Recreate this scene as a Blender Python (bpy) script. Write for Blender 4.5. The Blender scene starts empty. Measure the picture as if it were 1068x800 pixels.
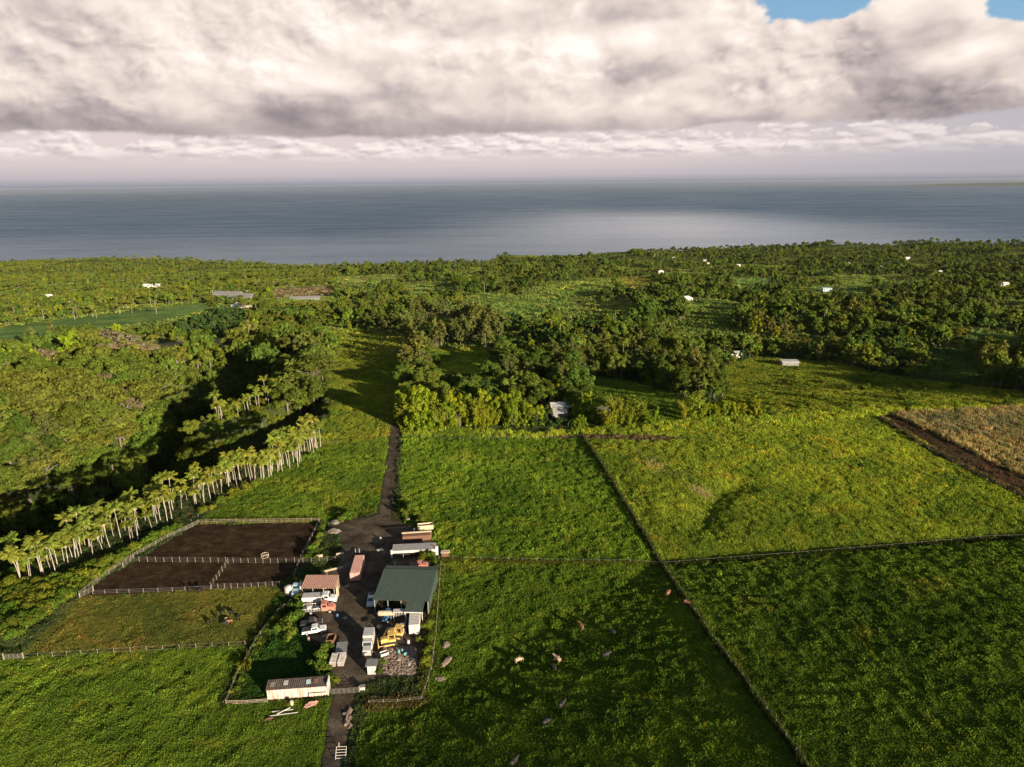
import bpy, math, random
import numpy as np
from mathutils import Vector, Matrix
R = math.radians
random.seed(7); rng = np.random.default_rng(11)
S = bpy.context.scene
COL = S.collection

# ------------------------------------------------------------------ camera
PITCH, ROLL, FPX, CAMZ = R(16.35), R(.59), 712.0, 100.0
CP, SP, CR, SR = math.cos(PITCH), math.sin(PITCH), math.cos(ROLL), math.sin(ROLL)
RIGHT = Vector((CR, -SR*SP, -SR*CP)); FWD = Vector((0, CP, -SP)); UP = RIGHT.cross(FWD)
cam = bpy.data.cameras.new('camera'); co = bpy.data.objects.new('camera', cam); COL.objects.link(co)
cam.sensor_width = 36; cam.lens = 36*FPX/1068; cam.clip_end = 200000; cam.clip_start = 1
M3 = Matrix((RIGHT, UP, -FWD)).transposed()
co.matrix_world = Matrix.Translation((0, 0, CAMZ)) @ M3.to_4x4()
S.camera = co

def proj(x, y, z):
    x = np.asarray(x, float); y = np.asarray(y, float); z = np.asarray(z, float)-CAMZ
    d = x*FWD[0]+y*FWD[1]+z*FWD[2]
    d = np.where(d < 1, 1, d)
    a = (x*RIGHT[0]+y*RIGHT[1]+z*RIGHT[2])/d; b = (x*UP[0]+y*UP[1]+z*UP[2])/d
    return 534+a*FPX, 400-b*FPX
def ray(px, py):
    return (RIGHT*((px-534)/FPX)+UP*((400-py)/FPX)+FWD)
def at_plane(px, py, z):
    d = ray(px, py); t = (z-CAMZ)/d.z
    return Vector((d.x*t, d.y*t, z))

# ------------------------------------------------------------------ noise
_perm = np.random.default_rng(3).random((256, 256))
def vnoise(x, y):
    xi = np.floor(x).astype(int); yi = np.floor(y).astype(int)
    fx = x-xi; fy = y-yi; fx = fx*fx*(3-2*fx); fy = fy*fy*(3-2*fy)
    a = _perm[xi & 255, yi & 255]; b = _perm[(xi+1) & 255, yi & 255]
    c = _perm[xi & 255, (yi+1) & 255]; d = _perm[(xi+1) & 255, (yi+1) & 255]
    return (a*(1-fx)+b*fx)*(1-fy)+(c*(1-fx)+d*fx)*fy
def fbm(x, y, n=4):
    s = 0; a = .5
    for i in range(n):
        s = s+a*vnoise(x+17.3*i, y+5.1*i); x = x*2.03; y = y*2.03; a *= .5
    return s/(1-.5**n)-.5
def sstep(a, b, x):
    t = np.clip((x-a)/(b-a), 0, 1); return t*t*(3-2*t)
def seg_dist(x, y, pts):
    best = np.full(np.shape(x), 1e9)
    for (x0, y0), (x1, y1) in zip(pts[:-1], pts[1:]):
        dx, dy = x1-x0, y1-y0
        t = np.clip(((x-x0)*dx+(y-y0)*dy)/(dx*dx+dy*dy), 0, 1)
        best = np.minimum(best, np.hypot(x-x0-t*dx, y-y0-t*dy))
    return best
def inpoly(px, py, poly):
    r = np.zeros(np.shape(px), bool); n = len(poly)
    for i in range(n):
        x0, y0 = poly[i]; x1, y1 = poly[(i+1) % n]
        if y0 == y1: continue
        c = ((y0 > py) != (y1 > py)) & (px < (x1-x0)*(py-y0)/(y1-y0)+x0)
        r ^= c
    return r

# ------------------------------------------------------------------ terrain height
YK = [-400, 0, 165, 300, 400, 650, 1000, 1500, 1900, 2600]
ZK = [2, 1, 0, -3, -9, -23, -46, -80, -97, -108]
CU = [-3, -1.2, -.738, -.337, -.034, -.0165, -.009, .163, .37, .74, 1.3, 3]
CY = [1500, 1950, 1969, 1740, 1660, 1850, 2010, 2030, 2190, 2300, 2100, 1500]
GUL = [(-215, 70), (-180, 150), (-158, 205), (-132, 255), (-122, 310), (-150, 380), (-178, 425), (-200, 450)]
SPUR = [tuple(at_plane(a, b, -6)[:2]) for a, b in ((222, 441), (240, 436), (270, 428), (295, 415), (312, 400), (322, 382))]
GUL2 = [(-420, 300), (-300, 370), (-215, 400), (-150, 385)]
def gully(x, y): return np.minimum(seg_dist(x, y, GUL), seg_dist(x+32, y+6, GUL[:7]))
def H0(x, y):
    x = np.asarray(x, float); y = np.asarray(y, float)
    z = np.interp(y, YK, ZK)
    # near pasture tilted off the sun to shape in a shadow edge at its break of slope
    yl = np.where(x < 40, 163+(x-40)*.85, 163+(x-40)*.13)
    d = yl-y
    z = z+.125*(np.sqrt(np.maximum(d, -60)**2+2)+np.maximum(d, -60))*.5*sstep(-60, -20, x)
    # the pasture on the right rises to its far edge
    z = z+5.5*sstep(172, 272, y)*sstep(5, 70, x)*(1-sstep(285, 360, y))
    z = z-1.5*np.exp(-(seg_dist(x, y, [(58, 188), (62, 197), (70, 208), (78, 213)])/5)**2)
    z = z-1.3*np.exp(-(seg_dist(x, y, [(100, 213), (122, 196), (150, 183), (175, 178)])/6)**2)
    z = z-.8*np.exp(-(seg_dist(x, y, [(40, 166), (80, 172), (148, 179)])/4)**2)
    # gulches
    g = gully(x, y); z = z-39*(1-sstep(8, 36, g))*sstep(-60, 40, y)*(1-.7*sstep(390, 460, y))
    sp_ = seg_dist(x, y, SPUR); z = np.where(y > 200, np.maximum(z, -5-.012*(y-250)-2.2*np.maximum(sp_-6, 0)), z)
    g = seg_dist(x, y, GUL2); z = z-12*(1-sstep(4, 36, g))
    # rolling ground, more with distance
    z = z+fbm(x/45, y/45, 3)*1.4*sstep(60, 140, np.hypot(x, y-60))*(1-np.exp(-(np.hypot(x+35, y-135)/55)**4))
    far = sstep(320, 600, y)
    z = z+far*fbm(x/170+9, y/170, 4)*20
    z = z+14*np.exp(-(((x+1010)/260)**2+((y-1850)/150)**2))
    z = z+sstep(600, 1900, np.abs(x)+0*y)*0
    return z
def H(x, y):
    x = np.asarray(x, float); y = np.asarray(y, float)
    z = H0(x, y)
    u = np.where(y > 50, x/np.maximum(y, 50), 0)
    yc = np.interp(u, CU, CY)+fbm(x/60, y/60, 3)*40
    k = sstep(-15, 30, y-yc)
    return z*(1-k)+(-150)*k
def h(x, y): return float(H(x, y))
def at(px, py, dz=0.0):
    d = ray(px, py); t = np.geomspace(45, 6000, 420)
    for _ in range(3):
        below = CAMZ+d.z*t < H(d.x*t, d.y*t)+dz
        k = int(np.argmax(below)) if below.any() else len(t)-1
        t = np.linspace(t[max(k-1, 0)], t[k], 40)
    T = float(t[20]); x, y = d.x*T, d.y*T
    return Vector((x, y, h(x, y)))

# ------------------------------------------------------------------ materials
def newmat(name):
    m = bpy.data.materials.new(name); m.use_nodes = True; m.node_tree.nodes.clear()
    return m, m.node_tree.nodes, m.node_tree.links
def N(ns, t, **kw):
    n = ns.new(t)
    for k, v in kw.items():
        if k.startswith('i_'): n.inputs[k[2:].replace('_', ' ')].default_value = v
        else: setattr(n, k, v)
    return n
def ramp(ns, stops, interp='LINEAR'):
    r = ns.new('ShaderNodeValToRGB'); r.color_ramp.interpolation = interp
    e = r.color_ramp.elements
    while len(e) > 1: e.remove(e[-1])
    e[0].position = stops[0][0]; e[0].color = (*stops[0][1], 1) if len(stops[0][1]) == 3 else stops[0][1]
    for p, c in stops[1:]:
        k = e.new(p); k.color = (*c, 1)
    return r
def mixc(ns, ls, fac, a, b, mode='MIX'):
    m = ns.new('ShaderNodeMix'); m.data_type = 'RGBA'; m.blend_type = mode
    for sock, v in ((m.inputs[0], fac), (m.inputs[6], a), (m.inputs[7], b)):
        if isinstance(v, (int, float)): sock.default_value = v
        elif isinstance(v, tuple): sock.default_value = (*v, 1) if len(v) == 3 else v
        else: ls.new(v, sock)
    return m.outputs[2]
def mth(ns, ls, op, a, b=None, c=None):
    m = ns.new('ShaderNodeMath'); m.operation = op
    for i, v in enumerate((a, b, c)):
        if v is None: continue
        if isinstance(v, (int, float)): m.inputs[i].default_value = v
        else: ls.new(v, m.inputs[i])
    return m.outputs[0]
def surf(name, col, rough=.6, metal=0, dirt=.35, scale=1.5, dcol=(.09, .06, .04), streak=False, bump=.0, spec=.4):
    """painted / weathered surface with blotches of dirt"""
    m, ns, ls = newmat(name)
    o = N(ns, 'ShaderNodeOutputMaterial'); p = N(ns, 'ShaderNodeBsdfPrincipled')
    p.inputs['Roughness'].default_value = rough; p.inputs['Metallic'].default_value = metal
    p.inputs['Specular IOR Level'].default_value = spec
    tc = N(ns, 'ShaderNodeTexCoord'); mp = N(ns, 'ShaderNodeMapping')
    if streak: mp.inputs['Scale'].default_value = (2.2, 2.2, .25)
    ls.new(tc.outputs['Object'], mp.inputs[0])
    n1 = N(ns, 'ShaderNodeTexNoise'); n1.inputs['Scale'].default_value = scale; n1.inputs['Detail'].default_value = 6; n1.inputs['Roughness'].default_value = .65
    ls.new(mp.outputs[0], n1.inputs['Vector'])
    r = ramp(ns, [(.42, (0, 0, 0)), (.68, (1, 1, 1))]); ls.new(n1.outputs['Fac'], r.inputs[0])
    f = mth(ns, ls, 'MULTIPLY', r.outputs[0], dirt)
    c = mixc(ns, ls, f, col, dcol)
    n2 = N(ns, 'ShaderNodeTexNoise'); n2.inputs['Scale'].default_value = scale*7; n2.inputs['Detail'].default_value = 3
    ls.new(tc.outputs['Object'], n2.inputs['Vector'])
    r2 = ramp(ns, [(.3, (.75, .75, .75)), (.7, (1.1, 1.1, 1.1))]); ls.new(n2.outputs['Fac'], r2.inputs[0])
    c = mixc(ns, ls, 1.0, c, r2.outputs[0], 'MULTIPLY')
    ls.new(c, p.inputs['Base Color'])
    if bump:
        b = N(ns, 'ShaderNodeBump'); b.inputs['Strength'].default_value = bump; b.inputs['Distance'].default_value = .05
        ls.new(n2.outputs['Fac'], b.inputs['Height']); ls.new(b.outputs[0], p.inputs['Normal'])
    ls.new(p.outputs[0], o.inputs[0])
    return m
def leafmat(name, col, var=.3, hue=.04, trans=.3, island=.5, wide=.25):
    m, ns, ls = newmat(name)
    o = N(ns, 'ShaderNodeOutputMaterial')
    oi = N(ns, 'ShaderNodeObjectInfo'); ge = N(ns, 'ShaderNodeNewGeometry')
    hs = N(ns, 'ShaderNodeHueSaturation'); hs.inputs['Color'].default_value = (*col, 1)
    # hue per tree
    ls.new(mth(ns, ls, 'MULTIPLY_ADD', oi.outputs['Random'], hue*2, .5-hue), hs.inputs['Hue'])
    v = mth(ns, ls, 'MULTIPLY_ADD', mth(ns, ls, 'FRACT', mth(ns, ls, 'MULTIPLY', oi.outputs['Random'], 17.3)), var*2, 1-var)
    vi = mth(ns, ls, 'MULTIPLY_ADD', ge.outputs['Random Per Island'], island, 1-island*.5)
    ls.new(mth(ns, ls, 'MULTIPLY', v, vi), hs.inputs['Value'])
    # large patches of yellower / duller growth across the land
    n = N(ns, 'ShaderNodeTexNoise'); n.inputs['Scale'].default_value = .012; n.inputs['Detail'].default_value = 4
    ls.new(ge.outputs['Position'], n.inputs['Vector'])
    r = ramp(ns, [(.36, (.62, .76, .85)), (.64, (1.36, 1.18, .8))]); ls.new(n.outputs['Fac'], r.inputs[0])
    c = mixc(ns, ls, wide*2, hs.outputs[0], r.outputs[0], 'MULTIPLY')
    d = N(ns, 'ShaderNodeBsdfDiffuse'); t = N(ns, 'ShaderNodeBsdfTranslucent'); g = N(ns, 'ShaderNodeBsdfGlossy')
    g.inputs['Roughness'].default_value = .5
    ls.new(c, d.inputs[0])
    ct = mixc(ns, ls, 1.0, c, (1.15, 1.1, .5), 'MULTIPLY'); ls.new(ct, t.inputs[0])
    mx = N(ns, 'ShaderNodeMixShader'); mx.inputs[0].default_value = trans
    ls.new(d.outputs[0], mx.inputs[1]); ls.new(t.outputs[0], mx.inputs[2])
    m2 = N(ns, 'ShaderNodeMixShader'); m2.inputs[0].default_value = .03
    ls.new(mx.outputs[0], m2.inputs[1]); ls.new(g.outputs[0], m2.inputs[2])
    ls.new(mx.outputs[0], o.inputs[0])
    return m

# ------------------------------------------------------------------ mesh helpers
def mesh_np(name, V, F, mat=None, smooth=False):
    """F: (n,4) or (n,3) array"""
    V = np.asarray(V, np.float32); F = np.asarray(F, np.int32); k = F.shape[1]
    me = bpy.data.meshes.new(name)
    me.vertices.add(len(V)); me.vertices.foreach_set('co', V.ravel())
    me.loops.add(F.size); me.loops.foreach_set('vertex_index', F.ravel())
    me.polygons.add(len(F)); me.polygons.foreach_set('loop_start', np.arange(0, F.size, k, dtype=np.int32))
    me.polygons.foreach_set('loop_total', np.full(len(F), k, np.int32))
    if smooth: me.polygons.foreach_set('use_smooth', np.ones(len(F), bool))
    me.update(calc_edges=True); me.validate()
    if mat: me.materials.append(mat)
    return me
def link(name, data, parent=None, loc=(0, 0, 0), rz=0):
    o = bpy.data.objects.new(name, data); COL.objects.link(o)
    o.location = loc; o.rotation_euler = (0, 0, rz)
    if parent: o.parent = parent
    return o
def tag(o, label=None, cat=None, group=None, kind=None):
    if label: o['label'] = label
    if cat: o['category'] = cat
    if group: o['group'] = group
    if kind: o['kind'] = kind
    return o
def thing(name, label, cat, loc, rz=0, group=None):
    return tag(link(name, None, None, loc, rz), label, cat, group)
class MB:
    def __init__(s): s.v = []; s.f = []
    def add(s, vs, fs):
        b = len(s.v); s.v += [tuple(v) for v in vs]; s.f += [tuple(b+i for i in f) for f in fs]; return s
    def box(s, c, d, rz=0, ry=0, rx=0, top=(1, 1), shift=(0, 0)):
        x, y, z = d[0]/2, d[1]/2, d[2]/2
        vs = [(-x, -y, -z), (x, -y, -z), (x, y, -z), (-x, y, -z)]
        vs += [(a*top[0]+shift[0], b*top[1]+shift[1], z) for a, b in ((-x, -y), (x, -y), (x, y), (-x, y))]
        M = Matrix.Rotation(rz, 3, 'Z') @ Matrix.Rotation(ry, 3, 'Y') @ Matrix.Rotation(rx, 3, 'X')
        vs = [M @ Vector(v)+Vector(c) for v in vs]
        return s.add(vs, [(0, 3, 2, 1), (4, 5, 6, 7), (0, 1, 5, 4), (1, 2, 6, 5), (2, 3, 7, 6), (3, 0, 4, 7)])
    def tube(s, p0, p1, r0, r1=None, n=8, cap=True):
        r1 = r0 if r1 is None else r1
        p0, p1 = Vector(p0), Vector(p1); a = (p1-p0).normalized()
        u = a.orthogonal().normalized(); w = a.cross(u)
        vs = []
        for p, r in ((p0, r0), (p1, r1)):
            vs += [p+(u*math.cos(2*math.pi*i/n)+w*math.sin(2*math.pi*i/n))*r for i in range(n)]
        fs = [(i, (i+1) % n, n+(i+1) % n, n+i) for i in range(n)]
        if cap: fs += [tuple(range(n))[::-1], tuple(range(n, 2*n))]
        return s.add(vs, fs)
    def prof(s, pts, y0, y1):
        """x-z outline extruded along y"""
        n = len(pts); vs = [(x, y0, z) for x, z in pts]+[(x, y1, z) for x, z in pts]
        fs = [(i, (i+1) % n, n+(i+1) % n, n+i) for i in range(n)]+[tuple(range(n))[::-1], tuple(range(n, 2*n))]
        return s.add(vs, fs)
    def ring(s, c, r, rt, n=20, m=8, axis='Z'):
        vs = []; fs = []
        for i in range(n):
            a = 2*math.pi*i/n
            for j in range(m):
                b = 2*math.pi*j/m; q = r+rt*math.cos(b); v = (q*math.cos(a), q*math.sin(a), rt*math.sin(b))
                if axis == 'Y': v = (v[0], v[2], v[1])
                vs.append((c[0]+v[0], c[1]+v[1], c[2]+v[2]))
        for i in range(n):
            for j in range(m):
                fs.append((i*m+j, i*m+(j+1) % m, ((i+1) % n)*m+(j+1) % m, ((i+1) % n)*m+j))
        return s.add(vs, fs)
    def build(s, name, mat, parent=None, bevel=0, smooth=False, loc=(0, 0, 0), rz=0):
        me = bpy.data.meshes.new(name); me.from_pydata(s.v, [], s.f)
        if mat: me.materials.append(mat)
        if bevel:
            import bmesh
            bm = bmesh.new(); bm.from_mesh(me)
            bmesh.ops.recalc_face_normals(bm, faces=bm.faces)
            bmesh.ops.bevel(bm, geom=list(bm.edges), offset=bevel, segments=2, affect='EDGES', clamp_overlap=True)
            bm.to_mesh(me); bm.free()
        else:
            import bmesh
            bm = bmesh.new(); bm.from_mesh(me); bmesh.ops.recalc_face_normals(bm, faces=bm.faces); bm.to_mesh(me); bm.free()
        if smooth:
            for p in me.polygons: p.use_smooth = True
        return link(name, me, parent, loc, rz)
def copy_tree(o, parent=None):
    c = o.copy(); COL.objects.link(c); c.parent = parent
    for ch in [k for k in ALLCH.get(o.name, [])]: copy_tree(ch, c)
    return c
ALLCH = {}
def freeze_children(o):
    ALLCH[o.name] = list(o.children)
    for c in o.children: freeze_children(c)
# ------------------------------------------------------------------ light
SUNEL, SUNAZ = R(12.5), math.atan2(.66, -.75)      # azimuth measured from +Y clockwise towards +X
sd = Vector((math.sin(SUNAZ)*math.cos(SUNEL), math.cos(SUNAZ)*math.cos(SUNEL), math.sin(SUNEL)))
sl = bpy.data.lights.new('sun', 'SUN'); sl.energy = 5.0; sl.angle = R(.55); sl.color = (1, .86, .66)
so = bpy.data.objects.new('sun', sl); COL.objects.link(so); so.rotation_euler = sd.to_track_quat('Z', 'Y').to_euler()

def make_world():
    w = bpy.data.worlds.new('World'); S.world = w; w.use_nodes = True
    ns, ls = w.node_tree.nodes, w.node_tree.links; ns.clear()
    out = N(ns, 'ShaderNodeOutputWorld'); bg = N(ns, 'ShaderNodeBackground'); bg.inputs[1].default_value = .05
    sky = N(ns, 'ShaderNodeTexSky'); sky.sky_type = 'NISHITA'; sky.sun_disc = False
    sky.sun_elevation = SUNEL; sky.sun_rotation = SUNAZ; sky.air_density = 1; sky.dust_density = .6; sky.altitude = 300
    ls.new(sky.outputs[0], bg.inputs[0]); ls.new(bg.outputs[0], out.inputs[0])
make_world()

# clouds: a wide bank 50 km out over the sea, on a curved backdrop
def gnoise(x, y, n=5, ro=.5):
    s = 0; a = 1.0; t = 0
    for i in range(n):
        c, q = math.cos(.7*i), math.sin(.7*i)
        s = s+a*vnoise(x*c-y*q+13.7*i, x*q+y*c+7.1*i); t += a; x = x*2.07; y = y*2.07; a *= ro
    return s/t
_vp = np.random.default_rng(21).random((256, 256, 2))
def worley(x, y):
    xi = np.floor(x).astype(int); yi = np.floor(y).astype(int); best = np.full(x.shape, 9.0)
    for i in (-1, 0, 1):
        for j in (-1, 0, 1):
            o = _vp[(xi+i) & 255, (yi+j) & 255]
            best = np.minimum(best, (xi+i+o[..., 0]-x)**2+(yi+j+o[..., 1]-y)**2)
    return np.sqrt(best)
def bill(x, y, n=4):
    s = 0; a = 1.0; t = 0
    for i in range(n):
        w = 1-worley(x+5.3*i, y+9.1*i); s = s+a*w*w*1.2; t += a; x = x*2.1; y = y*2.1; a *= .5
    return s/t
def make_sky():
    az = np.linspace(-80, 80, 1330)
    el = np.concatenate([[-1.2, -.6], np.linspace(-.4, 15, 175), np.linspace(15.4, 45, 45)])
    A, E = np.meshgrid(az, el)
    def g(a0, e0, sa, se): return np.exp(-((A-a0)/sa)**2-((E-e0)/se)**2)
    def relief(a, e):
        wx = a+(gnoise(a*.15+3, e*.25, 4)-.5)*4.5; wy = e+(gnoise(a*.16+40, e*.25+9, 4)-.5)*2.2
        big = gnoise(wx*.13+50, wy*.26+3, 3, .45)
        b1 = bill(wx*.115+60, wy*.20+8, 4)
        b2 = gnoise(wx*.5+9, wy*.75+77, 4, .5)
        return big*1.15+b1*.66+b2*.13
    r0 = relief(A, E); r1 = relief(A+.7, E+.55); r2 = relief(A+1.8, E+1.5)
    lit = .765+(r0-r1)*.42+(r0-r2)*.46+(gnoise(A*1.3+5, E*1.9+8, 4, .6)-.5)*.11
    cx = A+(gnoise(A*.5+3, E*.7+1, 3)-.5)*1.6; cy = E+(gnoise(A*.5+33, E*.7+21, 3)-.5)*1.2
    c0 = bill(cx*.30+14, cy*.46+3, 5); c1 = bill((cx+.32)*.30+14, (cy+.30)*.46+3, 5)
    lit = lit+(c0-c1)*.48*sstep(.36, .62, gnoise(A*.10+61, E*.22+5, 3))
    wob = (gnoise(A*.12+5, E*.1+2, 4)-.5)
    base = sstep(3.6, 6.3, E+wob*2.4)
    lit = lit*(.50+.55*base)
    for a0, e0, sa, se, k in MASS: lit = lit+g(a0, e0, sa, se)*k
    lit = np.clip(lit, 0, 1.15)
    st = np.array([0, .25, .5, .72, .95, 1.15])
    cc = np.array([(.17, .15, .17), (.30, .255, .265), (.50, .425, .41), (.72, .615, .56), (.88, .775, .70), (1.0, .915, .84)])
    cr = np.stack([np.interp(lit, st, cc[:, k]) for k in range(3)], -1)
    # low rank of cumulus under the bank
    q0 = bill(A*.34+3+gnoise(A*.5, E, 3)*.8, E*1.0+30, 5); q1 = bill((A+.3)*.34+3+gnoise(A*.5, E, 3)*.8, (E+.22)*1.0+30, 5)
    ll = np.clip(.66+(q0-q1)*1.5, 0, 1)
    lc = np.stack([np.interp(ll, [0, .5, 1], c) for c in ((.44, .66, .92), (.40, .58, .82), (.42, .57, .78))], -1)
    rd = sstep(5, 40, A)[..., None]
    air = np.stack([np.interp(E, [-.5, -.15, .12, .6, 1.4, 3, 6], c) for c in ((.075, .12, .30, .48, .60, .68, .62), (.10, .15, .30, .43, .52, .58, .55), (.13, .19, .34, .46, .52, .57, .55))], -1)
    rq = rd*.55*sstep(.1, 1.0, E)[..., None]; air = air*(1-rq)+np.array((.30, .325, .39))*rq
    top = 3.7+(gnoise(A*.28+8, E*.0, 5, .6)-.5)*2.6+(q0-.5)*1.4
    lm = (sstep(-.15, .15, top-E)*sstep(1.5, 2.7, E))[..., None]*(1-.35*rd)
    low = air*(1-lm*.85)+lc*lm*.85
    edge = E+(gnoise(A*.3+11, E*.35, 5, .6)-.5)*.9+(gnoise(A*.07+31, E*.1, 3, .6)-.5)*.8+.9-.012*A
    dk = sstep(4.45, 4.85, edge)[..., None]
    col = low*(1-dk)+cr*dk
    gap = g(21.6, 11.9, 4.0, 1.7)*1.3+g(34.2, 10.8, 2.2, 1.3)*1.35+(gnoise(A*.35+70, E*.5+3, 5, .6)-.5)*1.3+sstep(18, 40, E)*.75+sstep(55, 80, np.abs(A))*.4
    gp = (sstep(.42, .66, gap)*sstep(6, 8, E))[..., None]
    blue = np.stack([np.interp(E, [8, 16, 45], c) for c in ((.26, .16, .08), (.44, .34, .20), (.60, .56, .42))], -1)
    col = col*(1-gp)+blue*gp
    col = col*SKYK*(1-.35*sstep(14, 30, E))[..., None]
    RD = 72000; a = np.radians(A); e = np.radians(E)
    V = np.stack([RD*np.sin(a)*np.cos(e), RD*np.cos(a)*np.cos(e), 100+RD*np.sin(e)], -1).reshape(-1, 3)
    i = np.arange(A.size).reshape(A.shape)
    F = np.stack([i[:-1, :-1], i[1:, :-1], i[1:, 1:], i[:-1, 1:]], -1).reshape(-1, 4)
    m, ns, ls = newmat('sky and clouds'); m.cycles.emission_sampling = 'NONE'
    o = N(ns, 'ShaderNodeOutputMaterial'); em = N(ns, 'ShaderNodeEmission'); t = N(ns, 'ShaderNodeAttribute'); t.attribute_name = 'tint'
    ls.new(t.outputs['Color'], em.inputs[0]); ls.new(em.outputs[0], o.inputs[0])
    me = mesh_np('sky', V, F, m, True)
    ca = me.color_attributes.new('tint', 'FLOAT_COLOR', 'POINT')
    ca.data.foreach_set('color', np.concatenate([col.reshape(-1, 3), np.ones((A.size, 1))], 1).astype(np.float32).ravel())
    tag(link('sky', me), 'bank of heavy cumulus cloud over the sea', None, None, 'structure')
SKYK = .47
MASS = [(-33, 11.3, 12, 1.8, -.25), (-12, 6.3, 7, 1.4, -.2), (11, 7.9, 3.0, 1.1, -.3), (31, 5.9, 9, 1.7, -.36), (-33, 4.9, 16, .8, -.12),
        (27, 9.0, 4.5, 1.4, -.22), (15, 11.5, 6, 1.4, -.06), (-20, 8.0, 9, 1.5, .15), (2, 9.0, 6, 2.0, .12), (25, 11.2, 2.4, 1.3, .1), (32, 8.2, 3, .8, .3), (4, 5.4, 9, .9, .12), (-37, 7.4, 4, 1.2, .12)]
make_sky()
S.view_settings.view_transform = 'Standard'; S.view_settings.look = 'None'; S.view_settings.gamma = 1
S.view_settings.exposure = 1.28

# ------------------------------------------------------------------ sea
def make_sea():
    m, ns, ls = newmat('sea water')
    o = N(ns, 'ShaderNodeOutputMaterial'); p = N(ns, 'ShaderNodeBsdfPrincipled')
    ge = N(ns, 'ShaderNodeNewGeometry')
    def nz(scale, sx, sy, det=5, ro=.6):
        mp = N(ns, 'ShaderNodeMapping'); mp.inputs['Scale'].default_value = (sx, sy, 1); ls.new(ge.outputs['Position'], mp.inputs[0])
        n = N(ns, 'ShaderNodeTexNoise'); n.inputs['Scale'].default_value = scale; n.inputs['Detail'].default_value = det; n.inputs['Roughness'].default_value = ro
        ls.new(mp.outputs[0], n.inputs['Vector']); return n.outputs['Fac']
    big = nz(.00022, 1, .55, 3)
    mid = nz(.004, .35, 1.6, 6, .7)
    r = ramp(ns, [(.3, (.016, .056, .112)), (.7, (.024, .076, .135))]); ls.new(big, r.inputs[0])
    c = mixc(ns, ls, mth(ns, ls, 'MULTIPLY', mid, .5), r.outputs[0], (.034, .088, .135))
    ns.remove(p); dd = N(ns, 'ShaderNodeBsdfDiffuse'); gg = N(ns, 'ShaderNodeBsdfGlossy'); ls.new(c, dd.inputs[0])
    rr = ramp(ns, [(.35, (.22,)*3), (.65, (.38,)*3)]); ls.new(mid, rr.inputs[0]); ls.new(rr.outputs[0], gg.inputs['Roughness']); gg.inputs['Color'].default_value = (.92, .95, 1, 1)
    b = N(ns, 'ShaderNodeBump'); b.inputs['Strength'].default_value = 1; b.inputs['Distance'].default_value = 1.0
    w = mth(ns, ls, 'ADD', mth(ns, ls, 'MULTIPLY', nz(.05, .5, 1.4, 5), 2.2), mth(ns, ls, 'MULTIPLY', nz(.012, .35, 1.2, 3), 5.0))
    ls.new(w, b.inputs['Height']); ls.new(b.outputs[0], gg.inputs['Normal']); ls.new(b.outputs[0], dd.inputs['Normal'])
    # glossy share raised at set spots to put in the sea's bright sheen
    sx = N(ns, 'ShaderNodeSeparateXYZ'); ls.new(ge.outputs['Position'], sx.inputs[0])
    def gs2(cx, cy, wx, wy, k):
        q = mth(ns, ls, 'ADD', mth(ns, ls, 'POWER', mth(ns, ls, 'ABSOLUTE', mth(ns, ls, 'DIVIDE', mth(ns, ls, 'SUBTRACT', sx.outputs[0], cx), wx)), 2.0), mth(ns, ls, 'POWER', mth(ns, ls, 'ABSOLUTE', mth(ns, ls, 'DIVIDE', mth(ns, ls, 'SUBTRACT', sx.outputs[1], cy), wy)), 2.0))
        return mth(ns, ls, 'MULTIPLY', mth(ns, ls, 'EXPONENT', mth(ns, ls, 'MULTIPLY', q, -1.0)), k)
    f = mth(ns, ls, 'ADD', gs2(850, 3600, 850, 1700, .50), gs2(-1200, 2300, 2600, 900, .16))
    f = mth(ns, ls, 'ADD', f, mth(ns, ls, 'MULTIPLY_ADD', mid, .30, -.03))
    f = mth(ns, ls, 'MULTIPLY', f, mth(ns, ls, 'MULTIPLY_ADD', big, .8, .6))
    f.node.use_clamp = True
    ms = N(ns, 'ShaderNodeMixShader'); ls.new(f, ms.inputs[0]); ls.new(dd.outputs[0], ms.inputs[1]); ls.new(gg.outputs[0], ms.inputs[2]); ls.new(ms.outputs[0], o.inputs[0])
    RAD = 32000; n = 96; vs = [(0, 1000, -120)]; fs = []
    rings = [1500, 4000, 9000, 18000, RAD]
    for q in rings: vs += [(q*math.cos(2*math.pi*i/n), 1000+q*math.sin(2*math.pi*i/n), -120) for i in range(n)]
    fs = [(0, 1+i, 1+(i+1) % n) for i in range(n)]
    for k in range(len(rings)-1):
        a = 1+k*n; b_ = a+n
        fs += [(a+i, b_+i, b_+(i+1) % n, a+(i+1) % n) for i in range(n)]
    me = bpy.data.meshes.new('sea'); me.from_pydata(vs, [], fs); me.materials.append(m)
    tag(link('sea', me), 'grey blue sea stretching to the horizon', None, None, 'structure')
make_sea()

# ------------------------------------------------------------------ haze
def make_haze(dens=5.5e-6):
    m, ns, ls = newmat('haze air')
    o = N(ns, 'ShaderNodeOutputMaterial'); v = N(ns, 'ShaderNodeVolumePrincipled')
    v.inputs['Color'].default_value = (.80, .82, .88, 1); v.inputs['Density'].default_value = dens; v.inputs['Anisotropy'].default_value = 0
    ls.new(v.outputs[0], o.inputs['Volume'])
    mb = MB().box((0, 1000, -22.5), (65400, 65400, 257)); ob = mb.build('haze', m)
    tag(ob, 'pale sea haze fading the far land and horizon', None, None, 'stuff')
make_haze()

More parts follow.
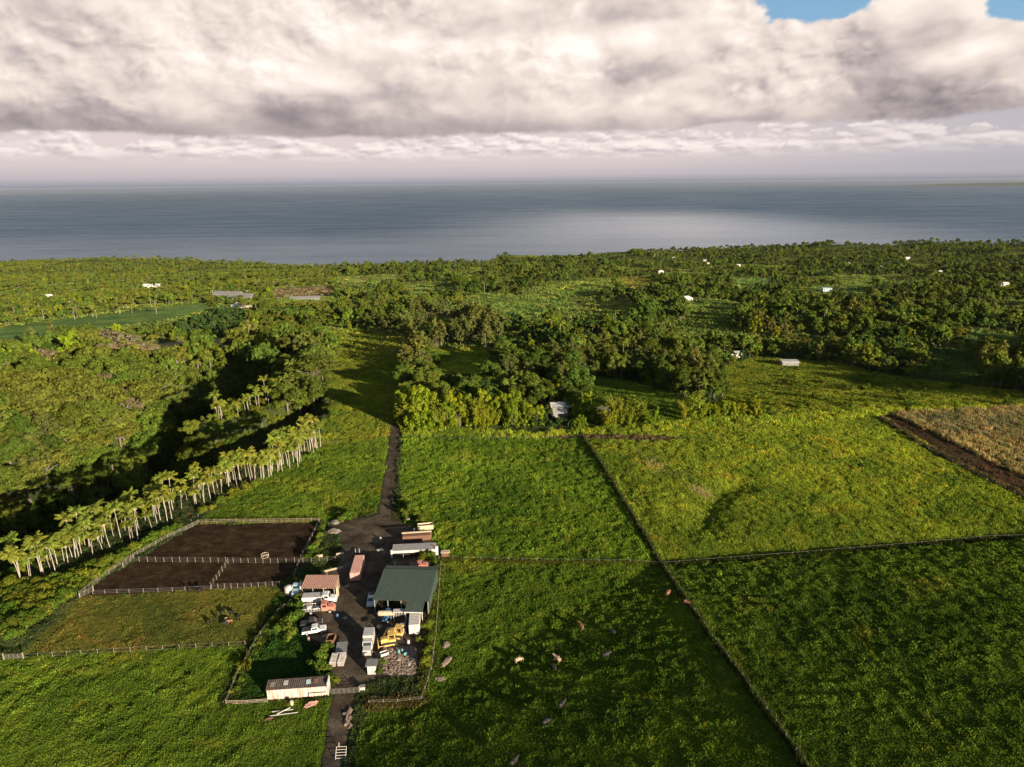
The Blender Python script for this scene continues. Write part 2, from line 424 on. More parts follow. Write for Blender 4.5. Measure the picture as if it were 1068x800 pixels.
# ------------------------------------------------------------------ regions of the land (outlines in photograph pixels, sat on the ground)
C_LEAF = (.082, .126, .012); C_LOW = (.073, .110, .011); C_RLOW = (.062, .096, .011); C_DARK = (.032, .066, .011); C_YEL = (.150, .180, .018); C_YEL2 = (.110, .130, .015); C_MID = (.074, .110, .012)
C_OLIVE = (.090, .092, .018); C_SOIL = (.04, .026, .014); C_YARD = (.06, .048, .034); C_DRY = (.36, .28, .13); C_TURQ = (.105, .165, .050)
REG = [  # polygon, colour, grass density, kind(0 none 1 grass 2 leafy clumps 3 tall dry)
 ('ctr_up', [(421, 452), (560, 458), (608, 455), (692, 590), (455, 590), (425, 560), (417, 500)], C_LEAF, 1.0, 2),
 ('right_up', [(608, 455), (700, 447), (915, 432), (1068, 516), (1200, 580), (1200, 560), (1068, 560), (692, 590)], C_YEL, 1.0, 1),
 ('right_dn', [(692, 590), (1068, 560), (1300, 545), (1400, 900), (900, 900), (840, 800)], C_RLOW, 1.0, 2),  # darker grass colour that also carries some of the near band's shade
 ('ctr_dn', [(455, 590), (692, 590), (850, 820), (860, 900), (360, 900), (372, 780), (385, 735), (440, 728), (455, 690)], C_LOW, 1.0, 2),
 ('left_up', [(205, 546), (320, 462), (400, 455), (408, 462), (392, 535), (340, 545)], C_MID, 1.0, 1),
 ('left_mid', [(20, 684), (85, 622), (275, 612), (300, 618), (258, 674)], C_OLIVE, .8, 1),
 ('left_dn', [(-200, 760), (0, 686), (258, 674), (236, 735), (350, 728), (345, 760), (320, 900), (-200, 900)], C_MID, 1.0, 1),
 ('yard_green', [(262, 672), (290, 622), (318, 622), (315, 660), (340, 690), (342, 712), (240, 735)], C_DARK, 1.2, 2),
 ('ridge', [(330, 345), (385, 346), (418, 352), (420, 440), (405, 456), (330, 466), (345, 430), (338, 400), (345, 375)], C_YEL2, .8, 1),
 ('turq', [(-60, 352), (0, 342), (84, 331), (215, 315), (222, 322), (180, 333), (95, 345), (0, 364), (-60, 374)], C_TURQ, .0, 1),
 ('dry', [(142, 360), (190, 355), (243, 352), (240, 362), (190, 368), (150, 373)], C_DRY, 0, 1),
 ('brown_field', [(283, 301), (347, 298), (350, 309), (285, 312)], (.15, .12, .06), .2, 1),
 ('headland', [(527, 260), (640, 257), (655, 262), (560, 268), (535, 268)], (.19, .21, .05), 0, 1),
 ('cfield1', [(565, 300), (600, 294), (638, 293), (640, 301), (600, 311), (570, 312)], (.12, .155, .03), .3, 1),
 ('cfield2', [(640, 291), (675, 289), (690, 296), (660, 303)], (.15, .155, .03), .3, 1),
 ('cfield3', [(455, 365), (500, 360), (520, 375), (500, 392), (460, 388)], C_YEL, .7, 1),
 ('cfield4', [(420, 297), (470, 293), (480, 302), (430, 308)], (.11, .145, .03), .3, 1),
 ('cfield5', [(500, 306), (585, 311), (604, 322), (560, 332), (502, 322)], (.10, .14, .03), .3, 1),
 ('cfield6', [(596, 316), (655, 312), (668, 322), (612, 331)], (.12, .14, .03), .3, 1),
 ('cfield7', [(350, 290), (420, 286), (428, 293), (360, 298)], (.12, .14, .035), .3, 1),
 ('rfield6', [(846, 298), (905, 300), (910, 309), (850, 306)], (.10, .14, .035), .3, 1),
 ('rfield7', [(1008, 343), (1062, 350), (1066, 362), (1012, 358)], (.08, .12, .03), .3, 1),
 ('rfield1', [(874, 287), (939, 287), (940, 294), (880, 296)], (.13, .16, .035), .3, 1),
 ('rfield2', [(763, 290), (805, 290), (805, 298), (766, 299)], (.10, .15, .04), .3, 1),
 ('rfield3', [(706, 313), (767, 318), (766, 326), (720, 324)], (.11, .145, .03), .3, 1),
 ('rfield4', [(962, 366), (1005, 364), (1027, 385), (1010, 396), (970, 392)], (.05, .085, .02), .7, 1),
 ('slope', [(745, 385), (790, 372), (870, 378), (930, 392), (1075, 410), (1075, 428), (930, 430), (700, 444), (690, 436), (755, 420)], C_YEL2, .9, 1),
 ('mid_grass', [(615, 392), (660, 398), (745, 425), (720, 444), (640, 444), (600, 438)], C_MID, .8, 1),
 ('strip', [(416, 446), (560, 452), (690, 441), (920, 427), (1075, 424), (1075, 431), (920, 434), (700, 449), (560, 458), (420, 454)], C_YEL, 1.4, 3),
 ('cane', [(925, 431), (1075, 424), (1200, 430), (1200, 520), (1068, 500), (985, 462)], (.15, .125, .055), 1.0, 3),
 ('track', [(560, 457), (600, 453), (690, 454), (712, 457), (690, 460.5), (600, 457.5)], (.11, .078, .04), .45, 1),
 ('ditch', [(918, 433), (930, 432.5), (1000, 465), (1068, 499), (1200, 555), (1200, 575), (1068, 517), (985, 475)], (.040, .027, .016), .12, 1),
 ('paddock', [(205, 547), (332, 545), (328, 562), (312, 592), (290, 611), (85, 622), (110, 603)], C_SOIL, 0, 0),
 ('rubble', [(402, 676), (420, 672), (434, 675), (434, 702), (398, 704), (400, 690)], (.17, .13, .10), 0, 0),
]
TINT = {r[0]: r for r in REG}
def wobble(x, y, px, py, amp=1.0):
    k = amp*60/np.maximum(60, np.hypot(x, y))*3
    return px+fbm(x/3, y/3, 3)*k*4, py+fbm(x/3+50, y/3, 3)*k*2
def region_of(x, y, z=None, wob=True):
    z = H(x, y) if z is None else z
    px, py = proj(x, y, z)
    if wob: px, py = wobble(x, y, px, py)
    idx = np.full(np.shape(x), -1)
    for i, r in enumerate(REG):
        ok = inpoly(px, py, r[1]) & (y > 20); idx[ok] = i
    return idx
def region_color(x, y, z=None):
    idx = region_of(x, y, z)
    c = np.empty(np.shape(x)+(3,)); c[:] = (.042, .055, .018)
    far = sstep(380, 520, np.asarray(y, float))[..., None]
    c = c*(1-far)+np.array((.092, .118, .024))*far
    for i, r in enumerate(REG): c[idx == i] = r[2]
    # species patches: yellower stands, greener stands, dry tufts
    n = fbm(np.asarray(x)/22, np.asarray(y)/22, 5); n2 = fbm(np.asarray(x)/7+31, np.asarray(y)/7, 4)
    veg = ~np.isin(idx, [[k for k, r in enumerate(REG) if r[0] == q][0] for q in ('paddock', 'rubble')])
    n3 = fbm(np.asarray(x)/11+70, np.asarray(y)/4.5+9, 4); trail = np.exp(-(fbm(np.asarray(x)/30+14, np.asarray(y)/30+2, 3)/.018)**2)*sstep(.0, .15, n2+.1)
    f = 1+veg[..., None]*(n[..., None]*np.array([.95, .75, .5])+n2[..., None]*np.array([.65, .45, .3])+n3[..., None]*np.array([.7, .5, .4])+trail[..., None]*np.array([.45, .10, .25]))
    # grass kinds, with shade put into the colour: right field is yellow in its middle, greener near the break of slope and left centre
    c = c*np.clip(f, .45, 1.8)
    X = np.asarray(x); Y = np.asarray(y)
    ru = idx == [k for k, r in enumerate(REG) if r[0] == 'right_up'][0]
    g = ru*(1-sstep(176, 205, Y+n*40))
    c = c*(1-g[..., None]*.5)+np.array(C_MID)*g[..., None]*.5
    bare = ru*np.exp(-(seg_dist(X, Y, [(52, 232), (60, 218), (63, 208)])/3.2)**2)*np.clip(.5+n2*2.5, 0, 1)
    c = c*(1-bare[..., None]*.7)+np.array((.26, .19, .10))*bare[..., None]*.7
    return np.clip(c, .004, .5), idx

def make_ground():
    azs = np.concatenate([np.linspace(-100, -48, 26)[:-1], np.linspace(-48, 48, 640), np.linspace(48, 100, 26)[1:]])
    rs = np.concatenate([[2, 15, 30, 45], np.geomspace(58, 2700, 560)])
    A, Rr = np.meshgrid(np.radians(azs), rs)
    # the fan starts well behind the viewer so that nothing ends at the lens
    x = Rr*np.sin(A); y = Rr*np.cos(A)
    z = H(x, y)
    nr, na = x.shape
    V = np.stack([x, y, z], -1).reshape(-1, 3)
    i = np.arange(nr*na).reshape(nr, na)
    F = np.stack([i[:-1, :-1], i[:-1, 1:], i[1:, 1:], i[1:, :-1]], -1).reshape(-1, 4)[:, ::-1]
    col, idx = region_color(x.ravel(), y.ravel(), z.ravel())
    # bare rock and earth on the sea cliff
    me = mesh_np('ground', V, F, None, True)
    ca = me.color_attributes.new('tint', 'FLOAT_COLOR', 'POINT')
    ca.data.foreach_set('color', np.concatenate([col, np.ones((len(col), 1))], 1).astype(np.float32).ravel())
    m, ns, ls = newmat('land')
    o = N(ns, 'ShaderNodeOutputMaterial'); d = N(ns, 'ShaderNodeBsdfDiffuse'); at_ = N(ns, 'ShaderNodeAttribute'); at_.attribute_name = 'tint'
    ge = N(ns, 'ShaderNodeNewGeometry')
    n = N(ns, 'ShaderNodeTexNoise'); n.inputs['Scale'].default_value = .9; n.inputs['Detail'].default_value = 6; n.inputs['Roughness'].default_value = .7
    ls.new(ge.outputs['Position'], n.inputs['Vector'])
    r = ramp(ns, [(.3, (.6, .62, .6)), (.7, (1.4, 1.35, 1.2))]); ls.new(n.outputs['Fac'], r.inputs[0])
    c = mixc(ns, ls, 1.0, at_.outputs['Color'], r.outputs[0], 'MULTIPLY')
    b = N(ns, 'ShaderNodeBump'); b.inputs['Strength'].default_value = 1; b.inputs['Distance'].default_value = .35
    ls.new(n.outputs['Fac'], b.inputs['Height']); ls.new(b.outputs[0], d.inputs['Normal'])
    ls.new(c, d.inputs[0]); ls.new(d.outputs[0], o.inputs[0])
    me.materials.append(m)
    tag(link('ground', me), 'rolling green farmland between the hills and the sea', None, None, 'structure')
    # ground behind the viewer
    mb = MB(); 
    V = []; xs = np.linspace(-2600, 2600, 40); ys = np.linspace(-2600, 40, 24)
    X, Yy = np.meshgrid(xs, ys); Z = H(X, Yy)-1.5-3*sstep(-80, 40, Yy)
    i = np.arange(X.size).reshape(X.shape)
    F = np.stack([i[:-1, :-1], i[:-1, 1:], i[1:, 1:], i[1:, :-1]], -1).reshape(-1, 4)
    me2 = mesh_np('terrain', np.stack([X, Yy, Z], -1).reshape(-1, 3), F, surf('back land', (.045, .06, .02), .9, 0, .4, .02), True)
    tag(link('terrain', me2), 'open grassland behind the viewpoint', None, None, 'structure')
make_ground()

# faint headland on the horizon at the far right
def make_headland():
    n = 60; V = []; F = []
    for i in range(n+1):
        a = R(29+14*i/n); r_ = 26000; hh = 95*math.sin(math.pi*min(1, i/n*.62+.0))**.6*(1+.5*(float(gnoise(np.array([i*.21]), np.array([3.3]), 4)[0])-.5))
        for rr_, zz in ((r_-600, -125), (r_, -120+hh), (r_+2500, -120+hh*1.1), (r_+3200, -125)): V.append((rr_*math.sin(a), rr_*math.cos(a), zz))
    for i in range(n):
        for k in range(3): b = i*4+k; F.append((b, b+4, b+5, b+1))
    me = bpy.data.meshes.new('hills'); me.from_pydata(V, [], F); me.materials.append(surf('far headland', (.03, .045, .03), .9, 0, .3, .001))
    tag(link('hills', me), 'faint low headland on the horizon at the far right', None, None, 'structure')
make_headland()
# ------------------------------------------------------------------ plants: meshes
def cards(P, Nn, size, rg, aspect=.6, jit=.45):
    """diamond leaf cards at P facing Nn"""
    n = len(P); Nn = Nn+rg.normal(0, jit, (n, 3)); Nn /= np.linalg.norm(Nn, axis=1)[:, None]
    a = rg.normal(0, 1, (n, 3)); u = np.cross(Nn, a); u /= np.linalg.norm(u, axis=1)[:, None]; w = np.cross(Nn, u)
    s = (size*rg.uniform(.6, 1.35, n))[:, None] if np.ndim(size) == 0 else size[:, None]
    k = rg.uniform(.2, .8, n)[:, None]-.5
    V = np.stack([P-u*s, P-w*s*aspect+u*s*k, P+u*s, P+w*s*aspect+u*s*k*.5], 1).reshape(-1, 3)
    return V, np.arange(4*n).reshape(n, 4)
def clumps_mesh(C, per, size, rg, aspect=.6, jit=.45, shell=(.6, 1.08)):
    """C rows: cx cy cz rx ry rz"""
    C = np.asarray(C, float); n = len(C)*per; k = np.repeat(np.arange(len(C)), per)
    d = rg.normal(0, 1, (n, 3)); d[:, 2] = np.abs(d[:, 2])*rg.choice([1, 1, 1, -1], n); d /= np.linalg.norm(d, axis=1)[:, None]
    r = rg.uniform(*shell, n)[:, None]
    P = C[k, :3]+d*r*C[k, 3:]
    nn = d/C[k, 3:]; nn /= np.linalg.norm(nn, axis=1)[:, None]
    return cards(P, nn, size, rg, aspect, jit)
def trunk_np(segs, n=6):
    V = []; F = []
    for p0, p1, r0, r1 in segs:
        p0, p1 = Vector(p0), Vector(p1); a = (p1-p0).normalized(); u = a.orthogonal().normalized(); w = a.cross(u); b = len(V)
        for p, r in ((p0, r0), (p1, r1)):
            V += [tuple(p+(u*math.cos(2*math.pi*i/n)+w*math.sin(2*math.pi*i/n))*r) for i in range(n)]
        F += [(b+i, b+(i+1) % n, b+n+(i+1) % n, b+n+i) for i in range(n)]
    return np.array(V), np.array(F)
def join(a, b): return np.concatenate([a[0], b[0]]), np.concatenate([a[1], b[1]+len(a[0])])

def spec_clumps(kind, rg):
    """clumps + trunk segments for a tree, true size"""
    C = []; T = []
    if kind == 'umbrella':
        hh = rg.uniform(9, 12); Rr = rg.uniform(6.5, 8.5)
        top = Vector((0, 0, hh*.45)); T.append(((0, 0, -1), top, .5, .36))
        for i in range(9):
            a = i*2.4+rg.uniform(-.3, .3); q = Rr*math.sqrt((i+.5)/9)*.8; e = Vector((q*math.cos(a), q*math.sin(a), hh*rg.uniform(.72, .88)))
            T.append((top, e, .2, .08))
            for j in range(4):
                b = rg.uniform(0, 6.28); m = rg.uniform(.2, 2.1)
                C.append((e.x+m*math.cos(b), e.y+m*math.sin(b), e.z+rg.uniform(-.5, 1.5)-.028*q*q, rg.uniform(1.3, 2.3), rg.uniform(1.3, 2.3), rg.uniform(.5, .85)))
    elif kind == 'round':
        hh = rg.uniform(8, 11); Rr = rg.uniform(3.6, 5); T.append(((0, 0, -1), (0, 0, hh*.5), .34, .2))
        sk = rg.uniform(-.8, .8, 2)
        for i in range(30):
            d = rg.normal(0, 1, 3); d /= np.linalg.norm(d); d[2] = abs(d[2])*1.15-.35; q = rg.uniform(.55, 1.0)
            p = (d[0]*Rr*q+sk[0]*d[2], d[1]*Rr*q+sk[1]*d[2], hh*.58+d[2]*hh*.42*q); r = rg.uniform(.9, 1.7)
            C.append((*p, r, r, r*.8))
            if i % 5 == 0: T.append(((0, 0, hh*.35), p, .13, .04))
    elif kind == 'tall':
        hh = rg.uniform(15, 19); Rr = rg.uniform(3.8, 5.2); T.append(((0, 0, -1), (rg.uniform(-.8, .8), 0, hh*.8), .4, .12))
        for i in range(34):
            t = rg.uniform(.28, 1); a = rg.uniform(0, 6.28); q = Rr*math.sin(math.pi*min(1, .18+t*.8))*rg.uniform(.4, 1)
            p = (q*math.cos(a), q*math.sin(a), hh*t); r = rg.uniform(.9, 1.7); C.append((*p, r, r, r*.75))
            if i % 3 == 0: T.append(((0, 0, hh*t-1.5), p, .1, .03))
    elif kind == 'dry':
        hh = rg.uniform(6.5, 8.5); Rr = rg.uniform(4, 5.5); top = (0, 0, hh*.35); T.append(((0, 0, -1), top, .3, .24))
        for i in range(26):
            d = rg.normal(0, 1, 3); d /= np.linalg.norm(d); d[2] = abs(d[2])*.9
            p = (d[0]*Rr, d[1]*Rr, hh*.45+d[2]*hh*.45); r = rg.uniform(.9, 1.5); C.append((*p, r, r, r*.6))
            T.append((top, p, .09, .02))
    elif kind == 'dense':
        hh = rg.uniform(6, 8); Rr = rg.uniform(2.6, 3.4); T.append(((0, 0, -1), (0, 0, hh*.4), .2, .14))
        for i in range(20):
            t = rg.uniform(.12, 1); a = rg.uniform(0, 6.28); q = Rr*math.sqrt(max(.05, 1-(t-.3)**2*1.9))*rg.uniform(.6, 1)
            r = rg.uniform(.7, 1.2); C.append((q*math.cos(a), q*math.sin(a), hh*t*.92, r, r, r))
    elif kind == 'lime':
        hh = rg.uniform(6.5, 9); Rr = rg.uniform(2.4, 3.4)
        for i in range(5): T.append(((0, 0, -1), (rg.uniform(-1.5, 1.5), rg.uniform(-1.5, 1.5), hh*.7), .09, .03))
        for i in range(26):
            t = rg.uniform(.05, 1); a = rg.uniform(0, 6.28); q = Rr*rg.uniform(.4, 1)*(1.1-.5*t)
            r = rg.uniform(.5, 1.0); C.append((q*math.cos(a), q*math.sin(a), hh*t, r, r, r*1.3))
    elif kind == 'bush':
        hh = rg.uniform(1.6, 2.6); Rr = rg.uniform(1.4, 2.3)
        for i in range(9):
            a = rg.uniform(0, 6.28); q = Rr*rg.uniform(0, .8); r = rg.uniform(.5, 1.0)
            C.append((q*math.cos(a), q*math.sin(a), hh*rg.uniform(.25, .7), r, r, r*.9))
        T.append(((0, 0, -.3), (.2, 0, hh*.5), .08, .04))
    return C, T
def make_palm(rg, hh, lod=0):
    """trunk and crown arrays"""
    lean = rg.uniform(-.5, .5, 2); segs = []; prev = Vector((0, 0, -.5))
    for i in range(4):
        t = (i+1)/4; p = Vector((lean[0]*t*t, lean[1]*t*t, hh*t)); segs.append((prev, p, .125-.012*i, .113-.012*i)); prev = p
    T = trunk_np(segs, 6)
    V = []; F = []; top = prev
    nf = 17 if lod == 0 else 10; ns_ = 6 if lod == 0 else 3
    for k in range(nf):
        a = k*2.399+rg.uniform(-.2, .2); up = rg.uniform(.35, 1.4); L = rg.uniform(2.5, 3.2)
        pts = []
        for j in range(ns_+1):
            s = j/ns_; rad = L*s*math.cos(up*(1-s*.4)); z = L*(math.sin(up)*s-s*s*(.42+.35*(1.2-up)))
            pts.append(np.array([top.x+rad*math.cos(a), top.y+rad*math.sin(a), top.z+z]))
        side = np.array([-math.sin(a), math.cos(a), 0])
        for j in range(ns_):
            p, q = pts[j], pts[j+1]; w = .62*math.sin(math.pi*min(.98, (j+.8)/(ns_+.6)))+.1
            for sg in (-1, 1):
                b = len(V); dn = np.array([0, 0, -w*rg.uniform(.35, .9)]); fw = (q-p)*.35
                V += [p, q-(q-p)*(.12 if lod == 0 else 0), q+side*sg*w*.8+dn+fw*.6, p+side*sg*w+dn+fw]
                F.append((b, b+1, b+2, b+3))
    C = (np.array(V), np.array(F))
    # pale hanging flower stalks and crownshaft
    B = trunk_np([(top-Vector((0, 0, 1.0)), top, .2, .13)], 6)
    cl = [(top.x+.35*math.cos(i*2.1), top.y+.35*math.sin(i*2.1), top.z-1.0, .28, .28, .45) for i in range(3)]
    D = clumps_mesh(cl, 10, .16, rg)
    return T, C, join(B, D)
def make_bamboo(rg, lod=0):
    segs = []; P = []; Q = []
    for i in range(20):
        a = rg.uniform(0, 6.28); L = rg.uniform(6, 10.5); ln = rg.uniform(.5, 3.0); b = rg.uniform(0, .7)
        base = np.array([b*math.cos(a), b*math.sin(a), -.3]); prev = base
        for j in range(1, 6):
            s = j/5; p = base+np.array([ln*s*s*math.cos(a), ln*s*s*math.sin(a), L*(s-.13*s**3)])
            segs.append((prev, p, .06, .045)); 
            m = 13 if lod == 0 else 5
            for q in range(m):
                o = rg.normal(0, .33, 3); P.append(prev+(p-prev)*rg.random()+o); Q.append(o+np.array([0, 0, .3]))
            prev = p
    P = np.array(P); Q = np.array(Q); Q /= np.linalg.norm(Q, axis=1)[:, None]
    return trunk_np(segs, 4), cards(P, Q, .42 if lod == 0 else .65, rg, .35)

M_BARK = surf('grey bark', (.16, .13, .10), .9, 0, .4, 2.0, (.06, .05, .04), bump=.4)
M_PALE = surf('pale palm bark', (.42, .36, .29), .85, 0, .75, .9, (.17, .13, .09), bump=.2)
M_BAMB = surf('bamboo stem', (.22, .22, .06), .6, 0, .3, 2)
M_FLOW = surf('palm flower stalks', (.46, .38, .22), .8, 0, .3, 2, (.2, .25, .07))
LM = dict(
 umbrella=leafmat('feathery olive leaves', (.125, .142, .024), .20, .02, .3),
 round=leafmat('broad dark leaves', (.086, .118, .018), .35, .022, .25),
 tall=leafmat('dull brown green leaves', (.106, .116, .027), .22, .02, .2),
 dry=leafmat('bare brown twigs', (.15, .125, .070), .22, .02, .1),
 dense=leafmat('glossy dark orchard leaves', (.046, .080, .022), .2, .02, .2),
 lime=leafmat('bright yellow green leaves', (.175, .215, .016), .25, .025, .35),
 bush=leafmat('bush leaves', (.105, .138, .017), .35, .04, .3),
 palm=leafmat('palm fronds', (.160, .188, .030), .25, .025, .3, .6),
 bamboo=leafmat('bamboo leaves', (.185, .21, .018), .2, .02, .35))
NEAR = dict(umbrella=(110, .36), round=(125, .33), tall=(100, .33), dry=(150, .40), dense=(130, .28), lime=(110, .28), bush=(70, .22))
FARP = dict(umbrella=(28, .75), round=(32, .66), tall=(26, .68), dry=(22, .7), dense=(28, .56), lime=(26, .55), bush=(20, .42))
LIB = {}     # species -> list of (trunk mesh, crown mesh, extra mesh)
SRC = {}     # species -> list of far source meshes (joined)
for sp in ('umbrella', 'round', 'tall', 'dry', 'dense', 'lime', 'bush'):
    LIB[sp] = []; SRC[sp] = []
    for v in range(4 if sp == 'round' else 3):
        rg = np.random.default_rng(100+v*7+len(sp)*31)
        C, T = spec_clumps(sp, rg); tv, tf = trunk_np(T, 6)
        per, sz = NEAR[sp]; asp = .16 if sp == 'dry' else .6
        cv, cf = clumps_mesh(C, per, sz, rg, asp, .6 if sp == 'dry' else .45)
        LIB[sp].append((mesh_np(sp+' trunk', tv, tf, M_BARK, True), mesh_np(sp+' crown', cv, cf, LM[sp]), None))
        per, sz = FARP[sp]
        fv, ff = clumps_mesh(C, per, sz, rg, .3 if sp == 'dry' else .65, .4, (.5, 1.0))
        tv, tf = trunk_np(T[:1], 5); me = mesh_np(sp+' far', *join((fv, ff), (tv, tf)), LM[sp]); me.materials.append(M_BARK)
        mi = np.zeros(len(ff)+len(tf), np.int32); mi[len(ff):] = 1; me.polygons.foreach_set('material_index', mi); SRC[sp].append(me)
LIB['palm'] = []; SRC['palm'] = []
for v in range(5):
    rg = np.random.default_rng(500+v); T, C, B = make_palm(rg, [8.2, 9.2, 10.4, 7.4, 9.8][v])
    LIB['palm'].append((mesh_np('palm trunk', *T, M_PALE, True), mesh_np('palm crown', *C, LM['palm']), mesh_np('palm flower', *B, M_FLOW)))
    T, C, B = make_palm(rg, [8.2, 9.2, 10.4, 7.4, 9.8][v], 1)
    me = mesh_np('palm far', *join(C, T), LM['palm']); me.materials.append(M_PALE)
    mi = np.zeros(len(C[1])+len(T[1]), np.int32); mi[len(C[1]):] = 1; me.polygons.foreach_set('material_index', mi); SRC['palm'].append(me)
LIB['bamboo'] = []; SRC['bamboo'] = []
for v in range(3):
    rg = np.random.default_rng(700+v); T, C = make_bamboo(rg)
    LIB['bamboo'].append((mesh_np('bamboo stems', *T, M_BAMB), mesh_np('bamboo leaves', *C, LM['bamboo']), None))

KINDNAME = dict(umbrella='umbrella_tree', round='broadleaf_tree', tall='tall_tree', dry='bare_tree', dense='orchard_tree', lime='hedge_tree', bush='bush', palm='palm_tree', bamboo='bamboo_clump')
KINDCAT = dict(umbrella='tree', round='tree', tall='tree', dry='tree', dense='tree', lime='tree', bush='bush', palm='palm', bamboo='bamboo')
def plant(sp, x, y, sc=1.0, label='', group=None, z=None, var=None):
    v = random.randrange(len(LIB[sp])) if var is None else var
    t, c, e = LIB[sp][v]
    o = link(KINDNAME[sp], None, None, (x, y, h(x, y) if z is None else z), random.uniform(0, 6.28))
    if sp == 'palm': o.rotation_euler = (random.gauss(0, .05), random.gauss(0, .05), o.rotation_euler[2])
    s = sc*random.uniform(.85, 1.18); o.scale = (s*random.uniform(.93, 1.07), s, s*random.uniform(.9, 1.12))
    tag(o, label, KINDCAT[sp], group)
    if sp == 'bamboo': link('stem', t, o); link('leaves', c, o)
    elif sp == 'bush': link('stem', t, o); link('foliage', c, o)
    else: link('trunk', t, o); link('crown', c, o)
    if e: link('flower_stalk', e, o)
    return o

# ------------------------------------------------------------------ stuff scattered over points
def scatter(name, P, idx, scl, rot, sources, label, tint=None):
    me = bpy.data.meshes.new(name); n = len(P)
    me.vertices.add(n); me.vertices.foreach_set('co', np.asarray(P, np.float32).ravel())
    def att(nm, typ, val, fld='value'):
        a = me.attributes.new(nm, typ, 'POINT'); a.data.foreach_set(fld, val)
    att('pick', 'INT', np.asarray(idx, np.int32)); att('size', 'FLOAT_VECTOR', np.asarray(scl, np.float32).ravel(), 'vector')
    r = np.zeros((n, 3), np.float32); r[:, 2] = rot; att('turn', 'FLOAT_VECTOR', r.ravel(), 'vector')
    if tint is not None: att('tint', 'FLOAT_COLOR', np.concatenate([tint, np.ones((n, 1))], 1).astype(np.float32).ravel(), 'color')
    o = link(name, me); tag(o, label, None, None, 'stuff')
    c = bpy.data.collections.new(name+' sources')
    for i, s in enumerate(sources):
        so_ = bpy.data.objects.new('source_%03d' % i, s); c.objects.link(so_)
    g = bpy.data.node_groups.new(name, 'GeometryNodeTree')
    g.interface.new_socket('Geometry', in_out='INPUT', socket_type='NodeSocketGeometry'); g.interface.new_socket('Geometry', in_out='OUTPUT', socket_type='NodeSocketGeometry')
    ns, ls = g.nodes, g.links
    gi = ns.new('NodeGroupInput'); go = ns.new('NodeGroupOutput')
    ci = ns.new('GeometryNodeCollectionInfo'); ci.inputs['Collection'].default_value = c; ci.inputs['Separate Children'].default_value = True; ci.inputs['Reset Children'].default_value = True
    ip = ns.new('GeometryNodeInstanceOnPoints'); ip.inputs['Pick Instance'].default_value = True
    def na(nm, typ):
        q = ns.new('GeometryNodeInputNamedAttribute'); q.data_type = typ; q.inputs['Name'].default_value = nm; return q.outputs['Attribute']
    mp = ns.new('GeometryNodeMeshToPoints')
    ls.new(gi.outputs[0], mp.inputs[0]); ls.new(mp.outputs[0], ip.inputs['Points']); ls.new(ci.outputs[0], ip.inputs['Instance'])
    ls.new(na('pick', 'INT'), ip.inputs['Instance Index']); ls.new(na('size', 'FLOAT_VECTOR'), ip.inputs['Scale']); ls.new(na('turn', 'FLOAT_VECTOR'), ip.inputs['Rotation'])
    ls.new(ip.outputs[0], go.inputs[0])
    md = o.modifiers.new('scatter', 'NODES'); md.node_group = g
    return o

# ------------------------------------------------------------------ woods
WOOD = [(-220, 232), (1330, 232), (1330, 424), (920, 424), (745, 436), (690, 438), (560, 440), (421, 434), (420, 350), (332, 342), (343, 376), (336, 402), (330, 425),
        (322, 440), (235, 497), (120, 555), (0, 610), (-220, 720)]
def grid_pts(y0, y1, sp):
    ys = np.arange(y0, y1, sp*.87); out = []
    for i, yy in enumerate(ys):
        w = yy*.86+30; xs = np.arange(-w, w, sp)+(i % 2)*sp*.5
        out.append(np.stack([xs+rng.uniform(-.38, .38, len(xs))*sp, yy+rng.uniform(-.38, .38, len(xs))*sp], 1))
    return np.concatenate(out)
PT = np.concatenate([grid_pts(120, 420, 5.7), grid_pts(420, 900, 7.6), grid_pts(900, 2250, 9.5)])
x, y = PT.T; z = H(x, y); px, py = proj(x, y, z); idx = region_of(x, y, z)
ok = (idx == -1) & inpoly(px, py, WOOD) & (z > -112)
# irregular small clearings, more of them on the inhabited plain
clear = fbm(x/38+3, y/38+8, 3)
ok &= ~((clear > .20) & (y > 330) & ((px > 345) | (y > 520)))
ok &= seg_dist(x, y, SPUR) > 8
ok &= (seg_dist(x, y, [tuple(at_plane(a, b, -1)[:2]) for a, b in ((-60, 630), (14, 612), (60, 600), (110, 580), (165, 550), (225, 517), (275, 500), (310, 484), (337, 460))]) > 21)
ok &= ~((fbm(x/80+30, y/60, 2) > .09) & (y > 470) & (x > -80))
ok &= ~((fbm(x/120+3, y/70+11, 2) > .2) & (y > 650) & (x <= -80))
ok &= ~((px < 345) & (y < 520) & (gully(x, y) > 34) & (rng.random(len(x)) < .12))
crn = py-9*FPX/np.hypot(x, y)
for r in REG:
    if r[0][:6] in ('cfield', 'rfield', 'headla', 'turq', 'dry', 'brown_'): ok &= ~inpoly(px, crn+0, r[1]) & ~inpoly(px, (crn+py)/2, r[1])
# hedges round the fields of the middle ground: trees always grow there
x, y, z, px, py = (q[ok] for q in (x, y, z, px, py)); dist = np.hypot(x, y)
